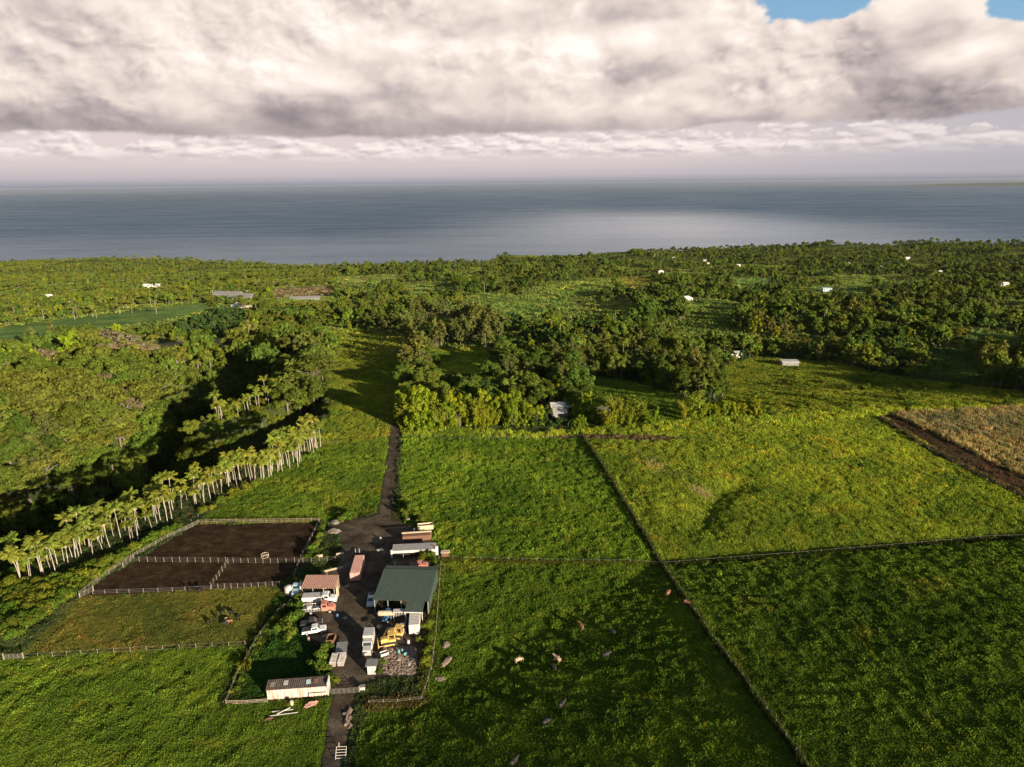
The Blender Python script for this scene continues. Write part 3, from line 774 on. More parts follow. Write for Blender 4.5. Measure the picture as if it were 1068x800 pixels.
# houses and lanes keep trees away
KEEP = [(583, 434, 16), (631, 436, 10), (767, 371, 8), (823, 379, 9), (243, 311, 26), (251, 321, 14), (232, 322, 10), (714, 313, 14), (155, 299, 9), (48, 312, 7), (318, 311, 14), (684, 268, 10), (706, 269, 8), (738, 275, 8)]
kp = np.ones(len(x), bool)
for a, b, r in KEEP:
    p = at(a, b); rr = r/FPX*p.length*.75; kp &= ~((np.abs(x-p.x) < rr) & (y-p.y < rr*.5) & (y-p.y > -rr-12))
x, y, z, px, py, dist = (q[kp] for q in (x, y, z, px, py, dist))
n = len(x); rnd = rng.random(n); spn = np.array(['round']*n, dtype=object); sc = np.where(rng.random(n) < .18, rng.uniform(1.1, 1.4, n), rng.uniform(.6, 1.1, n))
stand = fbm(x/40, y/40+20, 3); st2 = fbm(x/70+90, y/70, 3)
left = px < 345+0*px
m = left & (rnd < .45) & (py < 400); spn[m] = 'umbrella'; sc[m] *= .7
m = left & (py >= 400) & (rnd < .34); spn[m] = 'umbrella'
m = left & (py >= 345) & (rnd >= .34) & (rnd < .5); spn[m] = 'tall'; sc[m] *= .7
spn[left & (gully(x, y) < 24)] = 'round'
m = left & (rnd > .90) & (gully(x, y) > 40); spn[m] = 'lime'
m = inpoly(px, py, [(-20, 385), (60, 372), (130, 392), (150, 425), (120, 445), (40, 430), (-20, 420)]) & (rnd < .62); spn[m] = 'dry'
m = inpoly(px, py, [(85, 362), (125, 352), (150, 372), (130, 398), (95, 392)]) & (rnd < .8); spn[m] = 'dry'
m = inpoly(px, py, [(125, 328), (255, 322), (262, 345), (240, 352), (130, 352)]); spn[m] = 'dense'; sc[m] = .95
m = left & (py < 330) & (rnd > .72) & (rnd < .9); spn[m] = 'palm'; sc[m] = .85
right = px >= 345
m = right & (stand > .12) & (rnd < .5); spn[m] = 'tall'; sc[m] *= .72
m = right & (rnd > .93); spn[m] = 'lime'
m = right & (rnd > .88) & (rnd < .93); spn[m] = 'palm'
m = right & (rnd > .80) & (rnd < .88); spn[m] = 'dense'
m = right & (st2 > .1) & (rnd < .25); spn[m] = 'umbrella'; sc[m] *= .75
m = inpoly(px, py, [(425, 330), (475, 322), (525, 338), (522, 368), (480, 372), (430, 378)]); spn[m] = np.where(rnd[m] < .85, 'tall', 'dry'); sc[m] = .85
m = inpoly(px, py, [(520, 335), (640, 318), (660, 345), (560, 365), (520, 362)]) & (rnd < .6); spn[m] = 'dense'
m = (rnd > .50) & (rnd < .64) & (dist > 250) ; spn[m] = 'bush'; sc[m] *= 1.5
fs = 1-.22*sstep(450, 1300, dist); sc *= fs*rng.uniform(.7, 1.2, n)
sc *= 1-.35*((px < 345) & (y < 200) & (py > 540))
gd = gully(x, y); sc *= np.where(gd < 14, .75, np.where((px < 345) & (y < 520), 1.62, 1))
bg = (rnd > .30) & (rnd < .36) & (dist > 330) & (px >= 345) & (spn == 'round'); sc[bg] = rng.uniform(1.25, 1.6, bg.sum())
# flat belts so that the old banks read
order = np.argsort(dist+np.where((px < -10) | (px > 1080), 5000, 0)+rng.uniform(0, 12, n))
sh = ['bush']
TREE_MAX = 250; nt = 0; taken = np.zeros(n, bool)
def wood_label(sp, a, b):
    look = dict(umbrella='spreading flat-topped olive green tree', round='round dark green broadleaf tree', tall='tall dull brown-green tree', dry='leafless brown twiggy tree',
                dense='small dense dark green tree', lime='bright yellow-green leafy tree')[sp]
    if a < 345:
        if b > 470: return look+' in the dark wooded gulch left of the palm row', 'trees in the wooded gulch'
        if b > 400: return look+' on the far bank of the shaded gulch', 'trees on the far gulch bank'
        return look+' in the sunlit woodland beyond the gulch', 'trees beyond the gulch'
    if a < 640: return look+' in the wood behind the bright hedge and white-roofed house', 'trees behind the bright hedge'
    return look+' in the woodland above the right-hand pasture', 'trees above the right-hand pasture'
WL = {}
for i in order:
    if nt >= TREE_MAX: break
    if spn[i] in ('palm', 'bush'): continue
    lb, gr = wood_label(spn[i], px[i], py[i])
    plant(spn[i], x[i], y[i], sc[i], lb, gr+' '+spn[i], z[i]); taken[i] = True; nt += 1
flat = []; off = {}
for sp in ('bush', 'dense', 'dry', 'lime', 'palm', 'round', 'tall', 'umbrella'): off[sp] = len(flat); flat += SRC[sp]
nearflat = []; noff = {}
rest = ~taken
ri = np.where(rest)[0]
nearm = dist[ri] < 430
def near_sources():
    out = []; o2 = {}
    for sp in ('bush', 'dense', 'dry', 'lime', 'palm', 'round', 'tall', 'umbrella'):
        o2[sp] = len(out)
        for t, c, e in LIB[sp]:
            tv = np.empty(len(t.vertices)*3, np.float32); t.vertices.foreach_get('co', tv); cv = np.empty(len(c.vertices)*3, np.float32); c.vertices.foreach_get('co', cv)
            tf = np.arange(0); 
            tq = np.empty(len(t.loops), np.int32); t.loops.foreach_get('vertex_index', tq); cq = np.empty(len(c.loops), np.int32); c.loops.foreach_get('vertex_index', cq)
            V, F = join((cv.reshape(-1, 3), cq.reshape(-1, 4)), (tv.reshape(-1, 3), tq.reshape(-1, 4)))
            me = mesh_np('source', V, F, c.materials[0]); me.materials.append(t.materials[0])
            mi = np.zeros(len(F), np.int32); mi[len(cq)//4:] = 1
            if len(me.polygons) == len(mi): me.polygons.foreach_set('material_index', mi)
            out.append(me)
    return out, o2
nearflat, noff = near_sources()
# low scrub and young trees that close the floor of the gulch and of the left-hand wood
Q_ = grid_pts(110, 520, 3.4); qx, qy = Q_.T; qz = H(qx, qy); qpx, qpy = proj(qx, qy, qz)
qk = (region_of(qx, qy, qz) == -1) & inpoly(qpx, qpy, WOOD) & (qpx < 345) & (rng.random(len(qx)) < np.where(gully(qx, qy) < 40, .8, .38))
qx, qy, qz = qx[qk], qy[qk], qz[qk]; m0 = len(x)
x = np.concatenate([x, qx]); y = np.concatenate([y, qy]); z = np.concatenate([z, qz]); dist = np.hypot(x, y)
r3 = rng.random(len(qx)); spn = np.concatenate([spn, np.where(r3 < .5, 'bush', np.where(r3 < .85, 'round', 'lime')).astype(object)])
sc = np.concatenate([sc, np.where(r3 < .5, rng.uniform(1.0, 2.0, len(qx)), rng.uniform(.3, .5, len(qx)))*np.where(gully(qx, qy) < 42, .7, 1)])
ri = np.concatenate([ri, np.arange(m0, len(x))]); nearm = np.concatenate([nearm, np.ones(len(qx), bool)])
def do_scatter(name, ids, offs, lib, srcs, label):
    k = np.array([offs[spn[i]]+rng.integers(len(lib[spn[i]])) for i in ids])
    s = sc[ids]*rng.uniform(.88, 1.15, len(ids)); S3 = np.stack([s, s, s*rng.uniform(.9, 1.12, len(ids))], 1)
    scatter(name, np.stack([x[ids], y[ids], z[ids]], 1), k, S3, rng.uniform(0, 6.28, len(ids)), srcs, label)
do_scatter('woodland', ri[nearm], noff, LIB, nearflat, 'mixed woodland filling the ground between the nearer trees')
do_scatter('distant_woodland', ri[~nearm], off, SRC, flat, 'far woodland spreading across the plain to the sea cliffs')
print('TREES', n, nt, nearm.sum(), (~nearm).sum())

ru_ = random.Random(8); big = []
while len(big) < 46:
    a, b = ru_.uniform(-30, 150), ru_.uniform(402, 575)
    if not bool(inpoly(np.array([a]), np.array([b]), [(-30, 400), (60, 402), (150, 420), (140, 452), (95, 482), (50, 520), (-30, 575)])[0]): continue
    p = at(a, b)
    if any((p-q).length < 8.5 for q in big): continue
    big.append(p)
    if len(big) % 2: plant('umbrella', p.x, p.y, ru_.uniform(1.0, 1.35), 'large spreading olive-green tree in the canopy at the left edge', 'large spreading trees at the left edge')
    else: plant('round', p.x, p.y, ru_.uniform(1.35, 1.75), 'large domed green tree in the canopy at the left edge', 'large domed trees at the left edge')
# ------------------------------------------------------------------ palms
def along(pts, t):
    L = [math.dist(a, b) for a, b in zip(pts[:-1], pts[1:])]; s = t*sum(L)
    for (a, b), l in zip(zip(pts[:-1], pts[1:]), L):
        if s <= l: return (a[0]+(b[0]-a[0])*s/l, a[1]+(b[1]-a[1])*s/l)
        s -= l
    return pts[-1]
RIM = [(14, 612), (60, 600), (110, 580), (165, 550), (225, 517), (275, 500), (310, 484), (337, 460)]
rr = random.Random(5)
RW = [tuple(at_plane(a, b, -1)[:2]) for a, b in RIM]
for i in range(158):
    t = (i+rr.random())/158; t = t if t < .55 else .55+(t-.55)*1.0
    a, b = along(RW, t); a2, b2 = along(RW, min(1, t+.01)); a1, b1 = along(RW, max(0, t-.01)); L = math.hypot(a2-a1, b2-b1)
    nx, ny = -(b2-b1)/L, (a2-a1)/L; k = rr.uniform(-1.5, 11); k = k*(.6 if t > .6 else 1)
    px_, py_ = a+nx*k+rr.uniform(-1, 1), b+ny*k+rr.uniform(-1, 1)
    lb = 'palm with a pale trunk in the middle of the long row along the gulch rim'
    if t > .72: lb = 'slender pale-trunked palm in the crowded far end of the rim row'
    elif t < .25: lb = 'palm with drooping fronds at the near left end of the rim row'
    plant('palm', px_, py_, rr.uniform(.62, 1.08)*(1.12 if t > .6 else .95), lb, 'palms along the gulch rim')
C2 = SPUR+[tuple(at_plane(a, b, -6)[:2]) for a, b in ((328, 372), (335, 360), (322, 352))]
for i in range(84):
    t = (i+rr.random())/84; a, b = along(C2, t); p = Vector((a+rr.gauss(0, 3.6), b+rr.gauss(0, 3.6), 0)); plant('palm', p.x, p.y, rr.uniform(.75, 1.1), 'palm in the second stand on the upper side of the shaded gulch', 'palms of the second stand')
for a, b in ((126, 462), (8, 448), (17, 452), (62, 482), (72, 480), (80, 478), (5, 452)):
    p = at(a, b); plant('palm', p.x, p.y, 1.05, 'lone palm rising out of the trees left of the shaded gulch' if b == 462 else 'palm standing among the spreading trees at the left edge', None if b == 462 else 'palms among the left trees')
for i in range(38):
    a = rr.uniform(-8, 168); b = 334-(a/168)*10+rr.uniform(-9, 6)
    p = at(a, b); plant('palm', p.x, p.y, rr.uniform(.95, 1.15), 'small distant palm in the pale palm plantation behind the green field', 'palms of the distant plantation')

# ------------------------------------------------------------------ hedge along the top of the near fields
for i in range(60):
    a = 419+i*2.45+rr.uniform(-1.5, 1.5); b = 447-rr.random()*7+ (0 if a < 500 else -1)
    if 571 < a < 600: continue
    p = at(a, b); s = 1.75 if a < 445 else (1.45 if a < 540 else 1.0)
    if rr.random() < .3 and a < 535: plant('bamboo', p.x, p.y, .85*s, 'feathery yellow-green bamboo in the bright hedge beside the farm road', 'bamboo in the bright hedge')
    else: plant('lime', p.x, p.y, s*rr.uniform(.85, 1.15), 'bright yellow-green leafy tree in the hedge at the top of the field' if a > 445 else 'tall bright leafy tree at the corner where the road meets the hedge', 'bright hedge trees')
for i in range(22):
    a = 548+i*2.9; p = at(a, 446-rr.random()*3)
    plant('dense' if a < 600 else 'lime', p.x, p.y, (.38 if 570 < a < 600 else rr.uniform(.5, .66)), 'low dark green hedge tree in front of the white-roofed house' if a < 600 else 'low leafy tree in the hedge right of the white-roofed house', 'low hedge trees')
for a, b, s in ((606, 437, .95), (614, 434, 1.1), (600, 436, .9), (622, 440, .8), (683, 440, .7)):
    p = at(a, b); plant('lime', p.x, p.y, s, 'bright leafy tree beside the small white shed', 'bright trees by the small shed')
for a, b, s in ((640, 444, 1.3), (648, 443, 1.35), (656, 443, 1.2), (664, 442, 1.25), (671, 442, 1.1), (632, 445, 1.0)):
    p = at(a, b); plant('bamboo', p.x, p.y, s, 'upright plume of bamboo in the row right of the small white shed', 'bamboo plumes in a row')
for a, b, s in ((713, 438, 1.1), (722, 437, 1.4), (730, 437, 1.2)):
    p = at(a, b); plant('bamboo', p.x, p.y, s, 'fan-shaped bamboo plume standing apart before the dark hollow', 'bamboo fan before the hollow')
for i in range(14):
    p = at(738+rr.uniform(-4, 52), 437-rr.random()*8); plant('lime', p.x, p.y, rr.uniform(.5, .85), 'yellow-green leafy tree right of the bamboo fan', 'leafy trees right of the bamboo')
for a, b, s in ((706, 398, 1.15), (722, 400, 1.1), (738, 404, .95), (692, 392, .9), (604, 398, .8), (590, 404, .75)):
    p = at(a, b); plant('tall', p.x, p.y, s, 'big brown-green tree towering over the wood behind the bamboo' if a > 680 else 'tall brown-green tree behind the white-roofed house', 'towering trees')
p = at(678, 442); 
p = at(676, 444)
o = plant('lime', p.x, p.y, .7, 'slim tree with a bare pale trunk between the two bamboo stands', None, var=1)
t = MB().tube((0, 0, -1), (.3, .1, 4.2), .2, .1, 6).build('trunk', M_PALE, o)
# single trees with bare stems
for a, b, s, sp, lb in ((588, 412, .9, 'tall', 'tree with a bare pale stem just behind the white-roofed house'), (930, 386, .8, 'palm', 'lone palm with a pale trunk at the top of the sloping meadow'),
                        (960, 384, .8, 'palm', 'lone palm at the right of the sloping meadow top'), (864, 325, 1.2, 'palm', 'pale palm standing in the dark wood on the plain')):
    p = at(a, b); plant(sp, p.x, p.y, s, lb)

# bushes on the meadow slope, along verges and in the yard
def bushes(poly_or_pts, cnt, smin, smax, label, group, sp='bush'):
    k = 0
    xs = [q[0] for q in poly_or_pts]; ys = [q[1] for q in poly_or_pts]
    while k < cnt:
        a, b = rr.uniform(min(xs), max(xs)), rr.uniform(min(ys), max(ys))
        if not bool(inpoly(np.array([a]), np.array([b]), poly_or_pts)[0]): continue
        p = at(a, b); plant(sp, p.x, p.y, rr.uniform(smin, smax), label, group); k += 1
bushes([(760, 385), (800, 376), (900, 388), (1075, 410), (1075, 425), (900, 426), (740, 432)], 95, .5, 1.3, 'low green bush on the sloping meadow above the pasture', 'bushes on the sloping meadow')
VERGE = [(0, 640), (0, 615), (60, 606), (120, 582), (175, 556), (235, 520), (330, 478), (330, 462), (345, 464), (318, 482), (240, 522), (205, 540), (110, 598), (50, 640), (10, 672)]
bushes(VERGE, 90, .6, 1.35, 'leafy bush on the verge between the palm row and the paddock fence', 'bushes under the palm row')
vp = []
while len(vp) < 170:
    a, b = rr.uniform(0, 345), rr.uniform(462, 672)
    if bool(inpoly(np.array([a]), np.array([b]), VERGE)[0]): vp.append(tuple(at(a, b)))
vp = np.array(vp); vs_ = rng.uniform(.5, 1.2, len(vp))
scatter('undergrowth', vp, noff['bush']+rng.integers(0, 3, len(vp)), np.stack([vs_, vs_, vs_], 1), rng.uniform(0, 6.28, len(vp)), nearflat, 'tangled low undergrowth at the feet of the palm row')
bushes([(330, 345), (342, 345), (350, 380), (342, 410), (352, 440), (330, 462), (322, 450), (335, 405)], 26, .7, 1.3, 'bush on the ridge edge beside the gulch', 'bushes on the ridge edge')
# ------------------------------------------------------------------ grass and crops
def tuft_mat():
    m, ns, ls = newmat('pasture leaves'); o = N(ns, 'ShaderNodeOutputMaterial')
    a = N(ns, 'ShaderNodeAttribute'); a.attribute_type = 'INSTANCER'; a.attribute_name = 'tint'
    ge = N(ns, 'ShaderNodeNewGeometry')
    v = mth(ns, ls, 'MULTIPLY_ADD', ge.outputs['Random Per Island'], .7, .65)
    cv = N(ns, 'ShaderNodeCombineXYZ'); [ls.new(v, cv.inputs[i]) for i in range(3)]
    c = mixc(ns, ls, 1.0, a.outputs['Color'], cv.outputs[0], 'MULTIPLY')
    d = N(ns, 'ShaderNodeBsdfDiffuse'); t = N(ns, 'ShaderNodeBsdfTranslucent'); ls.new(c, d.inputs[0])
    ls.new(mixc(ns, ls, 1.0, c, (1.15, 1.1, .5), 'MULTIPLY'), t.inputs[0])
    mx = N(ns, 'ShaderNodeMixShader'); mx.inputs[0].default_value = .35; ls.new(d.outputs[0], mx.inputs[1]); ls.new(t.outputs[0], mx.inputs[2])
    ls.new(mx.outputs[0], o.inputs[0]); return m
M_TUFT = tuft_mat()
def blades(rg, nb, hh, ww, spread, lean):
    V = []; F = []
    for i in range(nb):
        a = rg.uniform(0, 6.28); q = spread*math.sqrt(rg.random()); bx, by = q*math.cos(a), q*math.sin(a)
        f = rg.uniform(0, 6.28); H_ = hh*rg.uniform(.6, 1.2); L = lean*rg.uniform(.2, 1); w = ww*rg.uniform(.7, 1.3)
        sx, sy = -math.sin(f)*w, math.cos(f)*w; dx, dy = math.cos(f)*L, math.sin(f)*L; b = len(V)
        V += [(bx-sx, by-sy, 0), (bx+sx, by+sy, 0), (bx+dx*.4+sx*.8, by+dy*.4+sy*.8, H_*.65), (bx+dx*.4-sx*.8, by+dy*.4-sy*.8, H_*.65), (bx+dx+sx*.2, by+dy+sy*.2, H_), (bx+dx-sx*.2, by+dy-sy*.2, H_)]
        F += [(b, b+1, b+2, b+3), (b+3, b+2, b+4, b+5)]
    return np.array(V), np.array(F)
gs = []
for v in range(3):
    rg = np.random.default_rng(40+v); gs.append(mesh_np('source', *blades(rg, 34, .42, .055, .62, .28), M_TUFT))
for v in range(3):
    rg = np.random.default_rng(50+v)
    C = [(rg.uniform(-.45, .45), rg.uniform(-.5, .5), .12, .26, .26, .34) for _ in range(7)]
    gs.append(mesh_np('source', *clumps_mesh(C, 12, .115, rg, .75, .5, (.6, 1.05)), M_TUFT))
for v in range(2):
    rg = np.random.default_rng(60+v); gs.append(mesh_np('source', *blades(rg, 26, 1.0, .06, .7, .4), M_TUFT))
def grass(r0, r1, step, name, label):
    ths = np.arange(R(-44), R(44), step); k = int(math.log(r1/r0)/step); rs = r0*np.exp(np.arange(k)*step)
    A, Q = np.meshgrid(ths, rs); A = A+rng.uniform(-.5, .5, A.shape)*step; Q = Q*(1+rng.uniform(-.5, .5, Q.shape)*step)
    x = (Q*np.sin(A)).ravel(); y = (Q*np.cos(A)).ravel(); z = H(x, y)
    col, idx = region_color(x, y, z); px, py = proj(x, y, z)
    keep = np.zeros(len(x), bool); pick = np.zeros(len(x), int); sz = np.ones(len(x))
    rd = rng.random(len(x))
    for i, r in enumerate(REG):
        m = idx == i; keep |= m & (rd < r[3]) & (r[4] > 0)
        if r[4] == 1: pick[m] = rng.integers(0, 3, m.sum())
        if r[4] == 2: pick[m] = rng.integers(3, 6, m.sum()); 
        if r[4] == 3: pick[m] = rng.integers(6, 8, m.sum())
    # leafy weeds stand in patches within the grass, and grass within the leafy crop
    pn = fbm(x/9+5, y/9, 4)
    m = keep & (pick < 3) & (pn > .06) & (rng.random(len(x)) < .6); pick[m] = rng.integers(3, 6, m.sum())
    m = keep & (pick > 2) & (pick < 6) & (pn < -.10) & (rng.random(len(x)) < .7); pick[m] = rng.integers(0, 3, m.sum())
    bare = idx == -1
    m = bare & inpoly(px, py, [(-200, 800), (-200, 720), (0, 610), (235, 500), (330, 440), (420, 440), (420, 560), (470, 590), (470, 900), (-200, 900)]) & ~YARDM(px, py)
    keep |= m; pick[m] = np.where(rd[m] < .5, 0, 4)
    m = bare & (Q.ravel() < 460) & inpoly(px, py, [(330, 340), (1300, 340), (1300, 440), (330, 450)]); keep |= m; pick[m] = np.where(rd[m] < .5, 1, 5)
    if r0 > 400: keep |= bare & (z > -110) & (rd < .7) & (px < 1200); pick[bare & (Q.ravel() > 400)] = 4
    keep &= ~ROADM(x, y)
    unit = Q.ravel()*step
    sz = unit*rng.uniform(.75, 1.25, len(x))*1.15
    big = fbm(x/1.9, y/1.9, 2)
    sz *= np.clip(1+big*2.6, .4, 2.0)
    vz = np.clip(sz, .5, 1.3 if r0 < 400 else 3.5)*rng.uniform(.8, 1.3, len(x))
    mow = idx == [k for k, r in enumerate(REG) if r[0] == 'left_mid'][0]; vz = np.where(mow, vz*.55, vz)
    j = rng.uniform(.75, 1.35, (len(x), 1))*np.array([1.0, 1.0, 1.0])
    tint = np.clip(col*TUFTK*j*(1+rng.normal(0, .07, (len(x), 3))), .005, .5)
    dry = (rng.random(len(x)) < .012); tint[dry] = tint[dry]*np.array([1.7, 1.35, 1.2])
    P = np.stack([x, y, z-.03], 1)[keep]; S3 = np.stack([sz, sz, vz], 1)[keep]
    scatter(name, P, pick[keep], S3, rng.uniform(0, 6.28, keep.sum()), gs, label, tint[keep])
    print('GRASS', keep.sum())
TUFTK = 1.7
ROADS = [([(412, 436), (410, 470), (406, 500), (402, 535), (392, 560), (388, 600), (384, 640), (372, 700), (358, 725), (352, 760), (345, 800), (338, 860)], 2.6)]
ROADW = [([tuple(at(a, b)[:2]) for a, b in r], w) for r, w in ROADS]
YARDP = [(392, 535), (420, 545), (452, 560), (458, 590), (456, 640), (440, 668), (438, 706), (385, 709), (372, 722), (344, 722), (346, 700), (350, 684), (338, 672), (318, 664), (314, 640), (318, 612), (330, 600), (352, 592), (356, 560), (342, 552), (346, 542), (380, 540)]
def YARDM(px, py): return inpoly(px, py, YARDP)
def ROADM(x, y):
    m = np.zeros(len(x), bool)
    for r, w in ROADW: m |= seg_dist(x, y, r) < w+fbm(x/2, y/2, 3)*1.2
    m &= True
    px, py = proj(x, y, H(x, y)); px, py = px+fbm(x/2.5, y/2.5, 3)*9, py+fbm(x/2.5+9, y/2.5, 3)*6
    return m | YARDM(px, py)
grass(88, 470, .0035, 'pasture_grass', 'green pasture grass and leafy weeds covering the fields')

grass(470, 1700, .0062, 'distant_grass', 'rough green grass and scrub of the far clearings')

# dirt surfaces laid on the ground
def sheet(name, test, x0, x1, y0, y1, step, mat, lift, label):
    xs = np.arange(x0, x1, step); ys = np.arange(y0, y1, step); X, Y = np.meshgrid(xs, ys)
    in_ = test(X.ravel(), Y.ravel()).reshape(X.shape)
    id_ = np.arange(X.size).reshape(X.shape)
    f = in_[:-1, :-1] | in_[:-1, 1:] | in_[1:, 1:] | in_[1:, :-1]
    F = np.stack([id_[:-1, :-1][f], id_[:-1, 1:][f], id_[1:, 1:][f], id_[1:, :-1][f]], 1)
    edge = in_[:-1, :-1] & in_[:-1, 1:] & in_[1:, 1:] & in_[1:, :-1]
    # inner points float just over the turf, border points dive under it
    ins = np.ones(X.shape, bool); q = in_
    Z = H(X, Y)+np.where(q, lift, -.12)
    used = np.unique(F); mp = -np.ones(X.size, int); mp[used] = np.arange(len(used))
    V = np.stack([X.ravel()[used], Y.ravel()[used], Z.ravel()[used]], 1)
    tag(link(name, mesh_np(name, V, mp[F], mat, True)), label, None, None, 'structure')
def dirt(name, c1, c2, c3, sc1=.35, bump=.5, rut=False):
    m, ns, ls = newmat(name); o = N(ns, 'ShaderNodeOutputMaterial'); d = N(ns, 'ShaderNodeBsdfDiffuse'); ge = N(ns, 'ShaderNodeNewGeometry')
    n1 = N(ns, 'ShaderNodeTexNoise'); n1.inputs['Scale'].default_value = sc1; n1.inputs['Detail'].default_value = 7; n1.inputs['Roughness'].default_value = .7; ls.new(ge.outputs['Position'], n1.inputs['Vector'])
    n2 = N(ns, 'ShaderNodeTexNoise'); n2.inputs['Scale'].default_value = 2.6; n2.inputs['Detail'].default_value = 5; n2.inputs['Roughness'].default_value = .7; ls.new(ge.outputs['Position'], n2.inputs['Vector'])
    r = ramp(ns, [(.3, c1), (.52, c2), (.72, c3)]); ls.new(n1.outputs['Fac'], r.inputs[0])
    r2 = ramp(ns, [(.3, (.65,)*3), (.7, (1.35,)*3)]); ls.new(n2.outputs['Fac'], r2.inputs[0])
    ls.new(mixc(ns, ls, 1.0, r.outputs[0], r2.outputs[0], 'MULTIPLY'), d.inputs[0])
    b = N(ns, 'ShaderNodeBump'); b.inputs['Strength'].default_value = bump; b.inputs['Distance'].default_value = .3; ls.new(n2.outputs['Fac'], b.inputs['Height']); ls.new(b.outputs[0], d.inputs['Normal'])
    ls.new(d.outputs[0], o.inputs[0]); return m
M_YARD = dirt('packed yard gravel', (.028, .022, .015), (.080, .062, .043), (.17, .135, .095), .16)
M_SOIL = dirt('dark paddock soil', (.018, .011, .007), (.042, .026, .015), (.085, .055, .030), .3, .9)
def road_test(x, y):
    m = np.zeros(len(x), bool)
    for r, w in ROADW: m |= seg_dist(x, y, r) < w*.8+fbm(x/2, y/2, 3)*1.0
    return m
def yard_test(x, y):
    px, py = proj(x, y, H(x, y)); return YARDM(px+fbm(x/2.5, y/2.5, 3)*9, py+fbm(x/2.5+9, y/2.5, 3)*6) & (y > 40)
sheet('farm_yard', lambda a, b: yard_test(a, b) | (road_test(a, b) & (b < 190)), -75, 10, 80, 215, .42, M_YARD, .05, 'dark packed gravel yard between the farm sheds')
sheet('road', lambda a, b: road_test(a, b) & (b >= 189), -75, 10, 180, 300, .42, M_YARD, .05, 'narrow farm road running up to the hedge corner')
PADP = [r[1] for r in REG if r[0] == 'paddock'][0]
def pad_test(x, y):
    px, py = proj(x, y, H(x, y)); return inpoly(px+fbm(x/3, y/3, 3)*3, py+fbm(x/3+5, y/3, 3)*3, PADP) & (y > 40)
sheet('soil', pad_test, -125, -40, 130, 205, .45, M_SOIL, .05, 'bare dark trampled soil of the cattle paddocks')
# ------------------------------------------------------------------ materials of the farm
M_GREENROOF = surf('green painted roof sheet', (.045, .070, .053), .55, 0, .5, .45, (.085, .085, .065))
M_RUST = surf('rust red roof sheet', (.30, .155, .115), .8, 0, .6, 1.0, (.42, .27, .20), streak=True)
M_WHITE = surf('weathered white paint', (.58, .53, .48), .55, 0, .3, 1.0, (.35, .25, .18))
M_CLEANW = surf('white vehicle paint', (.66, .65, .63), .4, 0, .3, 1.2, (.4, .35, .3))
M_WRUST = surf('rust streaked white wall', (.62, .53, .46), .7, 0, .95, 1.1, (.36, .17, .10), streak=True)
M_DARKROOF = surf('dark rusted roof', (.055, .045, .04), .85, 0, .6, .9, (.16, .10, .07))
M_PINK = surf('faded pink paint', (.52, .29, .24), .7, 0, .5, .8, (.36, .17, .12), streak=True)
M_FENCE = surf('grey galvanised rail', (.19, .17, .145), .6, .1, .4, 1.5, (.2, .15, .1))
M_GREY = surf('grey steel', (.26, .25, .24), .55, .2, .4, 1.5, (.14, .10, .08))
M_PALEG = surf('pale galvanised steel', (.50, .48, .45), .5, .2, .35, 1.2, (.28, .22, .17))
M_DARK = surf('dark steel', (.03, .03, .03), .6, 0, .3, 2, (.07, .05, .04))
M_RUBBER = surf('tyre rubber', (.018, .018, .018), .85, 0, .4, 3, (.05, .04, .03))
M_GLASS = surf('dark window glass', (.02, .03, .035), .12, 0, .1, 2, (.05, .05, .05), spec=.8)
M_RED = surf('faded red cab paint', (.50, .17, .11), .5, 0, .35, 1.4, (.4, .26, .2))
M_YELM = surf('machine yellow paint', (.62, .40, .10), .55, 0, .45, 1.6, (.45, .33, .2))
M_BLUE = surf('blue tractor paint', (.05, .16, .33), .5, 0, .3, 1.5, (.1, .1, .1))
M_LBLUE = surf('pale blue paint', (.40, .52, .56), .5, 0, .3, 1.5, (.3, .3, .28))
M_TEAL = surf('teal drum paint', (.10, .30, .30), .6, 0, .3, 2, (.2, .18, .15))
M_BEIGE = surf('beige board', (.50, .40, .28), .8, 0, .5, 1.2, (.3, .2, .13))
M_WOOD = surf('weathered fence wood', (.27, .235, .18), .9, 0, .5, 2.0, (.2, .16, .12))
M_BROWN = surf('rusty brown bin', (.17, .085, .05), .85, 0, .5, 1.5, (.09, .06, .04))
M_COW = surf('black hide', (.012, .010, .009), .7, 0, .2, 2, (.03, .02, .015))
M_COWB = surf('brown hide', (.20, .09, .045), .7, 0, .2, 2, (.1, .05, .03))
M_COWT = surf('tan hide', (.38, .26, .17), .7, 0, .3, 2, (.35, .22, .14))
M_ROCK = surf('pinkish rock', (.22, .16, .12), .95, 0, .5, 1.0, (.22, .15, .11), bump=.8)
M_GRAVEL = surf('grey gravel heap', (.17, .14, .12), .95, 0, .5, 2.0, (.1, .085, .07), bump=.8)
M_RAM = dict(w=M_CLEANW)

def head(p, q):
    """heading of the ground line from pixel p to pixel q"""
    a, b = at(*p), at(*q); return math.atan2(b.y-a.y, b.x-a.x)
def gz(p, q=None): return h(p[0], p[1])

